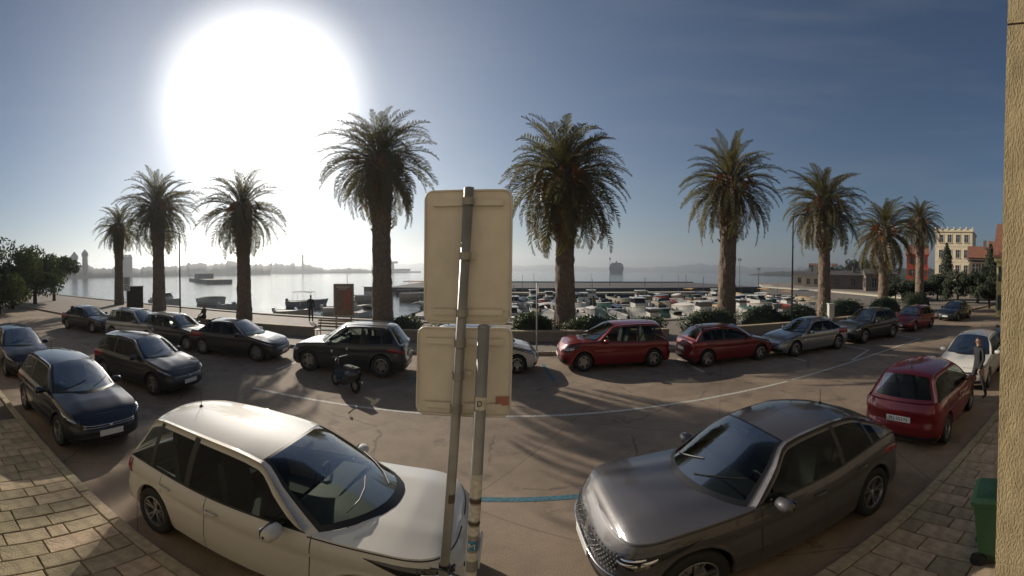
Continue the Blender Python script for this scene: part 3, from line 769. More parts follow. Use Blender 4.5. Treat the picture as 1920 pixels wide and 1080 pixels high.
FR = [frond_mesh(3.6, d, i, M_LEAF) for i, d in enumerate((.9, 1.15, 1.4, 1.7, 1.2))]
FD = [frond_mesh(2.8, 1.1, 30 + i, M_LEAFD, 24) for i in range(2)]
FS = MB().tube([(0, 0, 0), (.5, 0, .12), (.9, 0, -.1), (1.1, 0, -.6)], [.03, .025, .02, .01], 4)
for _ in range(26):
    a, b = rnd.uniform(-1, 1), rnd.uniform(-1, 1); FS.tube([(.9, 0, -.1), (1.1 + a * .25, b * .25, -.7 + rnd.uniform(-.3, .2))], .015, 3)
FS = FS.me('fruit_stalk', M_FRU)
PALMG = 'date palms in a row along the promenade'


def palm(x, y, zc, rad, label, trunk=.42, n=100, seed=0, lean=(0, 0), dead=8):
    r = random.Random(seed); root = empty('palm_tree', (x, y, .12), r.uniform(0, 6), label, 'palm tree', PALMG)
    rows = []; nn = 34; K = 22
    for i in range(nn + 1):
        t = i / nn; z = t * (zc + .1)
        rr = trunk * (1.28 - 1.1 * t if t < .12 else 1.148 - .15 * math.sin((t - .12) * 3) if t < .55 else 1.0 + (t - .55) * 1.25)
        if t > .93: rr *= 1 - (t - .93) * 4
        row = []
        for k in range(K):
            a = 2 * math.pi * k / K; bmp = .055 * math.sin(k * math.pi * 2 / K * 5 + i * 1.9) * math.sin(i * 2.6) + r.uniform(-.035, .035) + (.07 * ((i + k) % 2) if t > .6 else .035 * (i % 2))
            q = rr * (1 + bmp); row.append(Vector((q * math.cos(a) + lean[0] * t * t, q * math.sin(a) + lean[1] * t * t, z)))
        rows.append(row)
    MB().grid(rows[::-1], True).obj('trunk', M_BARK, root)
    # cut leaf bases
    lb = MB()
    for k in range(110):
        t = r.uniform(.55, .97); a = r.uniform(0, 6.28); rr = trunk * (1.0 + (t - .55) * 1.25) * .95; z = t * zc
        p = Vector((rr * math.cos(a) + lean[0] * t * t, rr * math.sin(a) + lean[1] * t * t, z)); d = Vector((math.cos(a), math.sin(a), .9)); lb.tube([p, p + d * r.uniform(.1, .24)], [.06, .03], 4)
    lb.obj('leaf_base', M_BARK, root, kind='stuff')
    top = Vector((lean[0], lean[1], zc)); s = rad / 3.2
    for k in range(n + dead):
        if k >= n: el = r.uniform(-76, -34); me = r.choice(FD); sc_ = s * r.uniform(.75, 1.0)
        else:
            t = (k + .5) / n; el = 84 - 132 * t ** .95 + r.uniform(-6, 6); me = FR[min(4, int(r.random() * 5))]; sc_ = s * r.uniform(.78, 1.14) * (1 - .18 * max(0, (el - 40) / 45))
        az = k * 137.508 + r.uniform(-9, 9)
        o = link('frond', me, root); o.scale = (sc_, sc_, sc_)
        rr = trunk * .8 * math.cos(R(max(0, el)))
        o.location = top + Vector((rr * math.cos(R(az)), rr * math.sin(R(az)), -.35 + .55 * (el / 80) - .1))
        o.rotation_euler = Matrix.Rotation(R(az), 3, 'Z').to_4x4().to_euler() if False else (Matrix.Rotation(R(az), 4, 'Z') @ Matrix.Rotation(-R(el), 4, 'Y') @ Matrix.Rotation(r.uniform(-.5, .5), 4, 'X')).to_euler()
    for k in range(9):
        o = link('fruit_stalk', FS, root); o.location = top + Vector((0, 0, -.15)); o.rotation_euler = (0, r.uniform(-.5, .1), r.uniform(0, 6.28)); o.scale = (s * 1.2,) * 3
    return root


PALMS = [(-37.5, 22.3, 8.3, 2.55, 'leftmost palm of the row, standing in front of the wooded far shore', .50, 130),
         (-28.8, 21.6, 9.2, 3.6, 'second palm from the left, its crown overlapping the leftmost one', .58, 150),
         (-18.1, 21.5, 7.7, 3.0, 'palm left of the water glitter, third from the left', .52, 140),
         (-7.3, 21.3, 9.4, 3.05, 'palm under the sun glare, left of the sign boards', .57, 160),
         (3.4, 21.3, 8.3, 3.55, 'biggest palm with a wide shaggy crown just right of the sign boards', .55, 200),
         (14.2, 21.2, 8.9, 3.1, 'palm with slanting trunk top behind the low dark red car', .58, 170),
         (24.3, 21.3, 8.9, 3.5, 'palm beside the tall thin lamp post on the right', .52, 150),
         (33.3, 21.0, 7.6, 3.7, 'palm with orange fruit stalks, second from the right', .52, 150),
         (42.2, 21.2, 9.6, 2.9, 'rightmost palm in front of the red house', .52, 140)]
for i, (x, y, zc, rad, lab, tk, n_) in enumerate(PALMS):
    palm(x, y, zc, rad, lab, tk * .93, int(n_ * (.68, .8, .72, .85, .8, .7, .8, .68, .75)[i]), seed=i + 1, lean=((.1, -.35, -.15, -.4, .15, .3, .2, -.2, .15)[i], 0), dead=(6, 14, 9, 22, 26, 12, 16, 20, 9)[i])

# ------------------------------------------------------------------ haze
hz = bpy.data.materials.new('haze'); hz.use_nodes = True; hn = hz.node_tree.nodes; hn.remove(hn['Principled BSDF'])
pv = hn.new('ShaderNodeVolumePrincipled'); pv.inputs['Color'].default_value = (.82, .88, .95, 1); pv.inputs['Density'].default_value = .00034; pv.inputs['Anisotropy'].default_value = .58
hz.node_tree.links.new(pv.outputs[0], hn['Material Output'].inputs['Volume'])
hb = MB().box((0, 2600, 90), (13500, 5600, 185.2)); hb.obj('haze', hz, kind='stuff')
# ------------------------------------------------------------------ road signs on leaning poles
M_GALV = pm('galvanised', (.30, .29, .26), .45, .35, var=.15, vscale=8)
M_BACK = pm('sign_back', (.68, .63, .55), .5, .1, var=.10, vscale=4)
M_STK = pm('sticker', (.60, .57, .48), .5, var=.25, vscale=40); M_STB = pm('sticker_blue', (.06, .2, .35), .5); M_TAPE = pm('brown_tape', (.10, .07, .045), .7)
def stickers(root, pa, pb, rad, spec, name='sticker'):
    pa, pb = Vector(pa), Vector(pb); d = (pb - pa).normalized()
    a = d.cross(Vector((0, 1, 0))).normalized(); b = a.cross(d)
    for z0, z1, a0, a1, mt in spec:
        t0, t1 = (z0 - pa.z) / d.z, (z1 - pa.z) / d.z; rows = []
        for t in (t0, t1):
            rows.append([pa + d * t + (a * math.cos(q) + b * math.sin(q)) * (rad + .0015) for q in np.linspace(a0, a1, 7)])
        MB().grid(rows).obj(name, mt, root, True)
A0, A1 = (-.455, 2.16, -.05), (-.218, 2.20, 3.705)
rt = empty('road_sign', (0, 0, 0), 0, 'leaning grey pole carrying two big sign boards seen from behind', 'road sign')
MB().tube([A0, A1], .030, 14).obj('pole', M_GALV, rt, True)
def poleA(z): k = (z - A0[2]) / (A1[2] - A0[2]); return Vector(A0).lerp(Vector(A1), k)
def board(xc, z0, z1, wd, y, tilt=0.0):
    bw = MB(); r_ = .045; n_ = 5; pts = []
    for cx_, cz_, a0 in ((wd / 2 - r_, z1 - r_, 0), (-wd / 2 + r_, z1 - r_, 90), (-wd / 2 + r_, z0 + r_, 180), (wd / 2 - r_, z0 + r_, 270)):
        for k in range(n_ + 1): a = R(a0 + 90 * k / n_); pts.append((cx_ + r_ * math.cos(a), cz_ + r_ * math.sin(a)))
    V = [(xc + px + (pz - z0) * tilt, y, pz) for px, pz in pts]; m = len(V); V += [(a, b + .003, c) for a, b, c in V]
    bo = mesh('board', V, [tuple(range(m)), tuple(range(m, 2 * m))[::-1]] + [(i, m + i, m + (i + 1) % m, (i + 1) % m) for i in range(m)], M_BACK); o = link('board', bo, rt)
    rim = MB(); P = [Vector((xc + px + (pz - z0) * tilt, y - .010, pz)) for px, pz in pts]; rim.tube(P + [P[0]], .007, 5, False); rim.obj('rim', M_BACK, o, True)
    for zz in (z0 + .06, z1 - .07, (z0 + z1) / 2):
        MB().box((xc + (zz - z0) * tilt, y - .016, zz), (wd - .1 if zz != (z0 + z1) / 2 else .1, .022, .03)).obj('stiffener', M_BACK, o)
        p = poleA(zz); MB().lathe([(.036, -.02), (.036, .02)], 12, 'Z', p).obj('clamp', M_GALV, o)
    return o
b1 = board(-.235, 2.985, 3.70, .525, 2.262, .010); b2 = board(-.262, 2.46, 2.955, .575, 2.262, .025)
MB().box((-.02, 2.252, 3.03), (.075, .004, .04)).obj('sticker', M_STK, b1)
MB().box((-.02, 2.252, 2.55), (.08, .004, .05)).obj('sticker', pm('sticker_red', (.4, .16, .12), .5), b2)
MB().box((-.40, 2.252, 2.51), (.17, .004, .035)).obj('sticker', M_STK, b2)
stickers(rt, A0, A1, .03, [(1.93, 1.99, 3.4, 4.9, M_TAPE)], 'sticker')
B0, B1 = (-.27, 2.10, -.05), (-.125, 2.12, 2.98)
rb_ = empty('sign_pole', (0, 0, 0), 0, 'shorter round pole wrapped in white and blue stickers', 'pole')
MB().tube([B0, B1], .034, 14).obj('pole', M_GALV, rb_, True); MB().lathe([(.036, 0), (.03, .012), (.001, .018)], 12, 'Z', B1).obj('cap', M_GALV, rb_, True)
spec = []
for z0, z1, m_ in ((2.02, 2.17, M_STK), (1.86, 1.97, M_STK), (1.75, 1.815, M_STK), (1.64, 1.71, M_STB), (1.55, 1.62, M_STK), (1.36, 1.46, M_STK), (1.22, 1.33, M_STK), (1.08, 1.17, M_STK), (2.55, 2.62, M_STK), (.9, .98, M_STK), (1.98, 2.01, M_TAPE), (1.825, 1.85, M_TAPE)):
    a = rnd.uniform(3.0, 3.5); spec.append((z0, z1, a, a + rnd.uniform(1.9, 2.7) if m_ is not M_TAPE else a + 3, m_))
stickers(rb_, B0, B1, .034, spec)
o = link('letter', text_mesh('letter', 'D', .045, M_INK), rb_); o.location = (-.146, 2.079, 2.585); o.rotation_euler = (math.pi / 2, 0, 0)
o = link('letter', text_mesh('letter', 'M', .06, M_STK), rb_); o.location = (-.189, 2.070, 1.675); o.rotation_euler = (math.pi / 2, 0, 0)
br_ = MB(); 
br_.tube([poleA(1.42) + Vector((-.08, -.04, 0)), poleA(1.42) + Vector((.0, -.045, 0)), Vector((-.15, 2.06, 1.38))], .008, 5); br_.lathe([(.036, -.015), (.036, .015)], 12, 'Z', poleA(1.42)); br_.obj('bracket', M_BLK, rt)

# ------------------------------------------------------------------ stone building corner, bin
M_STUC = pm('rough_limestone', (.25, .195, .105), .95, var=.3, vscale=7, bump=.9, bscale=75, stretch=(1, 1, .4))
M_FACADE = pm('facade_render', (.27, .24, .185), .9, var=.15, vscale=1)
bd = empty('stone_building', (2.62, .66, 0), 0, 'rough yellowish limestone pilaster at the right edge with the bin beside it', 'building')
z = 0
for h_ in (1.02, 4.0, 3.0):
    MB().bbox((.45, -.8, z + h_ / 2 + .1), (.9, 1.6, h_ - .012), .012).obj('stone', M_STUC, bd); z += h_
MB().box((.45, -.8, z / 2 + .1), (.87, 1.57, z)).obj('joint_filler', M_GROUT, bd)
bd2 = MB().box((-3, -2.2, 5), (90, .5, 10)).obj('building', M_FACADE, label='plain limestone house front behind the camera along the pavement', cat='building')
M_GRN = pm('green_plastic', (.007, .028, .010), .45, var=.25, vscale=9)
bn = empty('wheelie_bin', (4.02, .93, .1), R(10), 'dark green wheeled rubbish bin by the limestone pilaster', 'bin')
bx = MB(); bx.grid([[Vector((sx * w_, sy * d_, z_)) for sx, sy in ((-1, -1), (-.96, -1.03), (.96, -1.03), (1, -1), (1, 1), (.96, 1.03), (-.96, 1.03), (-1, 1))] for w_, d_, z_ in ((.23, .26, .05), (.29, .34, .92), (.315, .365, .925), (.315, .365, .96))][::-1], True); bx.obj('body', M_GRN, bn)
lid = MB().grid([[Vector((sx * w_, sy * d_, z_)) for sx, sy in ((-1, -1), (-.9, -1.05), (.9, -1.05), (1, -1), (1, 1), (.9, 1.03), (-.9, 1.03), (-1, 1))] for w_, d_, z_ in ((.325, .375, .965), (.325, .375, .99), (.27, .32, 1.035), (.12, .15, 1.055), (.001, .001, 1.058))][::-1], True).obj('lid', M_GRN, bn)
MB().box((0, -.387, .975), (.2, .03, .025)).obj('handle', M_GRN, lid)
for sx in (-.24, .24): MB().lathe([(.001, -.03), (.1, -.03), (.1, .03), (.001, .03)], 16, 'X', (sx, .28, .1)).obj('wheel', M_RUB, bn)
MB().box((-.318, -.2, .9), (.006, .06, .045)).obj('sticker', M_STK, bn)

# ------------------------------------------------------------------ promenade furniture
def wall_run(x0, x1, label, h=.42):
    xs_ = np.arange(x0, x1 + .01, 1.0); t = empty('planter_wall', (x0, kerby(x0) + 2.6, .12), 0, label, 'wall')
    for i in range(len(xs_) - 1):
        xa, xb_ = xs_[i] + .004, xs_[i + 1] - .004; ya, yb = kerby(xa) + 2.6, kerby(xb_) + 2.6
        m = MB().bbox((0, 0, h / 2), (math.hypot(xb_ - xa, yb - ya), .3, h), .02); o = m.obj('block', M_CONC, t); o.location = ((xa + xb_) / 2 - x0, (ya + yb) / 2 - kerby(x0) - 2.6, 0); o.rotation_euler = (0, 0, math.atan2(yb - ya, xb_ - xa))
        m = MB().bbox((0, 0, h + .03), (math.hypot(xb_ - xa, yb - ya), .4, .06), .01); c_ = m.obj('coping', M_KERB, t); c_.location = o.location; c_.rotation_euler = o.rotation_euler
wall_run(-21, -9.6, 'low planter wall left of the bench, with the seated person on it')
wall_run(-.6, 8.4, 'low planter wall with hedges behind, right of the sign boards')
wall_run(10.0, 26, 'low planter wall running behind the low dark red car to the right')
wall_run(-6.6, -2.6, 'short planter wall between the bench and the sign boards')
M_WOOD = pm('bench_wood', (.30, .22, .12), .35, var=.3, vscale=20, stretch=(.2, 4, 4))
be = empty('park_bench', (-8.6, 17.0, .12), R(6), 'slatted bench glaring in the sun between the black saloon and the dark estate', 'bench')
for i in range(4): MB().box((0, -.05 + .12 * i, .45), (1.8, .09, .035)).obj('slat', M_WOOD, be)
for i in range(3): MB().box((0, .44 + .03 * i, .58 + .13 * i), (1.8, .03, .09)).obj('slat', M_WOOD, be)
for sx in (-.75, .75):
    MB().tube([(sx, -.05, 0), (sx, -.05, .42), (sx, .38, .42), (sx, .52, .92)], .025, 6).obj('leg', M_BLK, be); MB().tube([(sx, .38, .42), (sx, .46, 0)], .025, 6).obj('leg', M_BLK, be)
M_POST = pm('lamp_green', (.03, .035, .03), .5)
def lamp(x, y, z, h, label, heads=2, kind='lantern', group=None):
    t = empty('street_lamp', (x, y, z), 0, label, 'street lamp', group)
    MB().lathe([(.10, 0), (.10, .5), (.06, .6), (.055, h * .5), (.035, h)], 10).obj('pole', M_POST, t, True)
    if kind == 'plain':
        MB().tube([(0, 0, h), (0, -.5, h + .12), (0, -.9, h + .1)], .03, 6).obj('arm', M_POST, t); MB().box((0, -1.1, h + .1), (.18, .5, .08)).obj('lamp_head', M_POST, t); return
    for k in range(heads):
        sx = (-.35, .35)[k] if heads == 2 else 0
        if heads == 2: MB().tube([(0, 0, h - .3), (sx, 0, h - .25), (sx, 0, h)], .025, 6).obj('arm', M_POST, t)
        hd = MB().lathe([(.05, 0), (.14, .08), (.18, .45), (.20, .46), (.05, .62), (.01, .7)], 8, 'Z', (sx, 0, h)).obj('lantern', pm('lantern_glass', (.18, .18, .15), .2, coat=.5), t, True)
        MB().lathe([(.22, .45), (.2, .47), (.06, .64), (.01, .74)], 8, 'Z', (sx, 0, h + .002)).obj('cap', M_POST, hd, True)
lamp(-20.2, 17.0, .12, 5.6, 'tall thin lamp post between the second and third palm', kind='plain')
lamp(16.9, 17.6, .12, 6.4, 'tall thin lamp post left of the palm on the right', kind='plain')
def post(name, x, y, h, r_, label, cat, mt): t = MB().lathe([(r_, 0), (r_, h), (r_ * .5, h + r_ * .5), (.001, h + r_ * .6)], 10).obj(name, mt, None, True, label=label, cat=cat); t.location = (x, y, .12); return t
pp = empty('sign_pole', (1.37, 16.45, .12), 0, 'thin post at the far kerb between white and bright red car, sign edge on', 'pole')
MB().lathe([(.035, 0), (.03, 2.65), (.001, 2.67)], 10).obj('pole', M_GALV, pp, True); MB().lathe([(.001, -.01), (.2, -.01), (.2, .01), (.001, .01)], 20, 'X', (.05, 0, 2.4)).obj('sign_disc', M_BACK, pp)
ns = empty('parking_sign', (-26.0, 16.2, .12), R(50), 'white upright parking sign with dark lettering in front of the water on the left', 'road sign')
MB().lathe([(.03, 0), (.03, 3.0)], 8).obj('pole', M_GALV, ns); so = MB().box((0, -.05, 2.42), (.55, .02, 1.0)).obj('board', M_PLT, ns)
for i in range(3): MB().box((0, -.062, 2.78 - .15 * i), (.36, .003, .06)).obj('text_line', M_INK, so)
MB().lathe([(.12, 0), (.17, 0)], 20, 'Y', (0, -.062, 2.15)).obj('ring', M_INK, so)
ad = empty('advertising_panel', (-9.4, 20.3, .12), R(22), 'framed advertising panel with a reddish poster left of the fourth palm', 'advertising panel')
MB().box((0, 0, 1.60), (1.22, .16, 1.75)).obj('case', M_GALV, ad); po = MB().box((0, -.085, 1.60), (1.06, .006, 1.58)).obj('poster', pm('poster', (.16, .10, .07), .3, var=.5, vscale=2.2, coat=.6), ad)
MB().box((.22, -.0895, 1.62), (.46, .003, 1.0)).obj('poster_figure', pm('poster_red', (.33, .10, .07), .35, var=.25, vscale=3), po)
for k, (z_, h2) in enumerate(((2.3, .05), (2.2, .03))): MB().box((-.05, -.0895, z_), (.8 - .3 * k, .003, h2)).obj('text_line', M_STK, po)
for sx in (-.45, .45): MB().box((sx, 0, .36), (.1, .1, .72)).obj('leg', M_GALV, ad)
ib = empty('information_board', (-28.6, 18.7, .12), R(50), 'dark box-shaped display case by the trunk of the second palm', 'display case')
MB().box((0, 0, 1.25), (1.5, .35, 1.7)).obj('case', M_BLK, ib); MB().box((0, 0, 2.14), (1.7, .5, .06)).obj('roof', M_GALV, ib)
for sx in (-.65, .65): MB().box((sx, 0, .2), (.1, .1, .4)).obj('leg', M_BLK, ib)
M_CAB = pm('white_cabinet', (.6, .58, .5), .5, var=.1)
cb = empty('utility_cabinet', (20.0, 16.9, .12), R(-20), 'slim white pillar at the kerb behind the silver grey saloon', 'cabinet')
MB().bbox((0, 0, .66), (.42, .3, 1.3), .02).obj('body', M_CAB, cb); MB().bbox((0, 0, 1.34), (.5, .38, .06), .01).obj('cap', M_CAB, cb); MB().box((0, -.152, .7), (.34, .006, 1.1)).obj('door', M_CAB, cb)
post('bollard', 16.2, 15.6, .85, .09, 'short pale bollard at the far kerb left of the white pillar', 'bollard', M_CAB)

# ------------------------------------------------------------------ plants
M_HEDGE = pm('hedge_leaf', (.035, .048, .018), .6, trans=.25, var=.4, vscale=1.5)
M_TREE = pm('tree_leaf', (.04, .05, .024), .65, trans=.2, var=.4, vscale=.6)
M_TRNK = pm('tree_bark', (.07, .055, .04), .95, bump=.4)
def leaves(mb, c, rx, ry, rz_, n, s, r, flat=0, shell=.55):
    for _ in range(n):
        while True:
            v = Vector((r.uniform(-1, 1), r.uniform(-1, 1), r.uniform(-1 if not flat else -.2, 1)))
            if shell < v.length < 1: break
        p = Vector(c) + Vector((v.x * rx, v.y * ry, v.z * rz_)); a = Vector((r.gauss(0, 1), r.gauss(0, 1), r.gauss(0, 1))).normalized(); b = a.orthogonal().normalized(); k = s * r.uniform(.6, 1.4)
        mb.add([p - a * k, p + b * k * .5, p + a * k, p - b * k * .5], [(0, 1, 2, 3)])
def hedge(x, y, rx, ry, h, label, seed, group='clipped bushes on the promenade'):
    r = random.Random(seed); t = empty('bush', (x, y, .12), 0, label, 'bush', group); m = MB()
    core = MB(); core.lathe([(1, 0), (1.0, .4), (.8, .75), (.4, .93), (.001, .97)], 18, jit=.05); core.V = [(a * rx * .88, b * ry * .88, c * h * .9) for a, b, c in core.V]; core.obj('stem_mass', M_HEDGE, t, True)
    for k in range(int(6 + rx * 3)):
        leaves(m, (r.uniform(-.8, .8) * rx, r.uniform(-.7, .7) * ry, h * r.uniform(.35, .75)), rx * .35, ry * .5, h * .33, 240, .06, r)
    leaves(m, (0, 0, 0), rx, ry, h, int(900 * rx), .06, r, 1, .85); m.obj('foliage', M_HEDGE, t)
for i, (x, y, rx, ry, h, lab) in enumerate([(1.5, 19.9, 1.15, .8, 1.25, 'round bush right beside the sign boards'), (4.6, 19.4, 1.6, .8, 1.05, 'low wide bush at the foot of the biggest palm'),
        (7.5, 19.5, 1.3, .8, .95, 'bush behind the roof of the bright red hatchback'), (11.6, 19.2, 1.9, 1, 1.25, 'bush left of the palm behind the low dark red car'), (15.4, 18.9, 2.0, 1, 1.3, 'bush right of the palm behind the low dark red car'),
        (18.6, 18.6, 1.8, 1, 1.35, 'bush behind the bollard by the thin lamp post'), (23.0, 18.0, 2.4, 1.0, 1.6, 'tall bush right of the white pillar'), (-5.6, 19.6, 1.3, .8, .9, 'bush at the foot of the palm under the sun glare'),
        (28.5, 17.8, 2.6, 1, 1.5, 'wide bush behind the small red car'), (34.5, 17.6, 2.6, 1, 1.8, 'bush at the foot of the palm second from the right'), (-3.2, 19.6, 1.1, .8, .8, 'small bush just left of the sign boards')]):
    hedge(x, y, rx, ry, h, lab, 40 + i)
def tree(x, y, h, rad, label, seed, z0=0, n=26, per=260, shape='round', s=.16, cat='tree'):
    r = random.Random(seed); t = empty('tree' if shape == 'round' else 'cypress', (x, y, z0), 0, label, cat)
    tk = MB(); tk.tube([(0, 0, 0), (.05, 0, h * .3), (-.05, .05, h * .6)], [.04 * h, .03 * h, .012 * h], 8); cr_ = MB()
    for k in range(n):
        if shape == 'round':
            a = r.uniform(0, 6.28); q = rad * math.sqrt(r.random()) * .8; c = (q * math.cos(a), q * math.sin(a), h * (.28 + .58 * r.random() * (1 - .35 * q / rad))); rr = rad * r.uniform(.25, .42)
            tk.tube([(0, 0, h * .3), (c[0] * .5, c[1] * .5, h * .3 + (c[2] - h * .3) * .6), c], [.016 * h, .01 * h, .004 * h], 5)
            leaves(cr_, c, rr, rr, rr * .75, per, s, r, 0, .4)
        else:
            k_ = (k + .5) / n; zz = h * (.05 + .93 * k_); rr = rad * (math.sin(math.pi * min(1, k_ * .75 + .25)) ** .7) + .05
            leaves(cr_, (0, 0, zz), rr, rr, h / n * 1.3, per, s, r, 0, .4)
    tk.obj('trunk', M_TRNK, t, True); cr_.obj('crown', M_TREE, t)
for i, (x, y, h, rad, lab, sh) in enumerate([(-41, 10.5, 7.4, 4.2, 'dark broad tree at the left edge of the picture', 'round'), (-45, 14.5, 7.2, 4.2, 'tree second from the left edge', 'round'), (-49, 18.6, 6.4, 3.6, 'low tree left of the leftmost palm, nearest to it', 'round'),
        (-36, 7.9, 4.6, 3.2, 'lowest tree at the left edge nearest to the road', 'round'),
        (56, 23.3, 8.0, 1.3, 'dark pointed cypress in front of the white four storey house', 'cyp'), (53, 23.5, 4.4, 2.2, 'rounded dark tree at the foot of the cypress', 'round'), (50.5, 26, 3.4, 2.2, 'low tree left of the cypress', 'round'),
        (50, 16.0, 5.5, 2.2, 'dark tree before the brown tiled houses', 'round'), (49, 18.6, 4.6, 2.2, 'dark tree between the cypress and the brown houses', 'round'), (44, 12.6, 4.3, 1.8, 'tree left of the yellow house', 'round'), (58, 16.5, 8.0, 1.4, 'tall slim cypress among the brown tiled houses', 'cyp'),
        (47, 27.5, 3.2, 2.4, 'bushy tree beneath the rightmost palm', 'round')]):
    tree(x, y, h, rad, lab, 70 + i, shape=sh, n=22 if sh == 'round' else 16, per=200, s=.17)
pines = [(-1, 0, 1), (3.5, 1, 1.15), (7, 0, .9), (-5, 2, .7)]
for i, (dx, dy, k_) in enumerate([(0, 0, 1.0), (12, 4, 1.2), (24, 0, 1.05), (-10, 3, .7)]):
    a = R(53.0) ; x, y = 235 * math.sin(a) + dx * math.cos(a), 235 * math.cos(a) - dx * math.sin(a) + dy
    tree(x, y, 13 * k_, 8 * k_, ('leftmost but one', 'middle', 'rightmost', 'smallest and leftmost')[i] + ' of four dark pines on the headland right of the lamp post', 90 + i, z0=0, n=16, per=120, s=.7)

# ------------------------------------------------------------------ harbour
M_ROCK = pm('dark_quay_stone', (.09, .08, .075), .9, var=.2, vscale=.5)
M_FAR0 = pm('dark_shed', (.08, .08, .075), .9); M_QTOP = pm('pale_quay_coping', (.42, .37, .28), .85, var=.1, vscale=1)
def pier(pts, w_, z, label_, cope=True):
    for i in range(len(pts) - 1):
        a, b = Vector((*pts[i], 0)), Vector((*pts[i + 1], 0)); d = b - a; m = (a + b) / 2; rz = math.atan2(d.y, d.x)
        MB().box((m.x, m.y, (z - 3) / 2 - .1), (d.length + .5, w_, z + 3 - .2), rz).obj('pier', M_ROCK, kind='structure')
        if cope: MB().box((m.x, m.y, z - .05), (d.length + .5, w_ + .3, .28), rz).obj('pier_coping', M_QTOP, kind='structure')
pier([(-12, 69.0), (40, 67.5)], 2.6, -.35, 'pier')
MB().box((-152, 148, -.9), (75, 12, 2.2), R(-35)).obj('pier', M_ROCK, kind='structure'); MB().box((-160, 153, 1.2), (22, 8, 3), R(-35)).obj('harbour_shed', M_FAR0, label='low dark shed on the left harbour mole behind the lamp post', cat='building')
MB().box((20, 104, -1.3), (96, 40, 2.2)).obj('breakwater', M_ROCK, kind='structure')
MB().box((20, 125, -.6), (96, 1.2, 1.4)).obj('breakwater_parapet', M_ROCK, kind='structure')
pier([(76, 92), (66, 78), (64.5, 64), (64, 53), (60, 40), (57, 31)], 3, .05, 'quay')
link('ground', mesh('ground', [(58.3, 24, .1), (300, 24, .1), (330, 150, .1), (80, 110, .1), (77.5, 92, .1), (67.5, 78, .1), (66, 64, .1), (65.5, 53, .1), (61.5, 40, .1)], [tuple(range(9))], M_PROM), kind='structure')
lamp(28.5, 100, -.2, 6.2, 'single harbour lamp standing on the breakwater, middle of the picture', heads=1)
lamp(60.5, 84, -1.4, 7.6, 'twin headed harbour lamp left of the thin lamp post', heads=2)
lamp(70.5, 88, .1, 4.0, 'short twin lamp on the bend of the pale quay', heads=2)

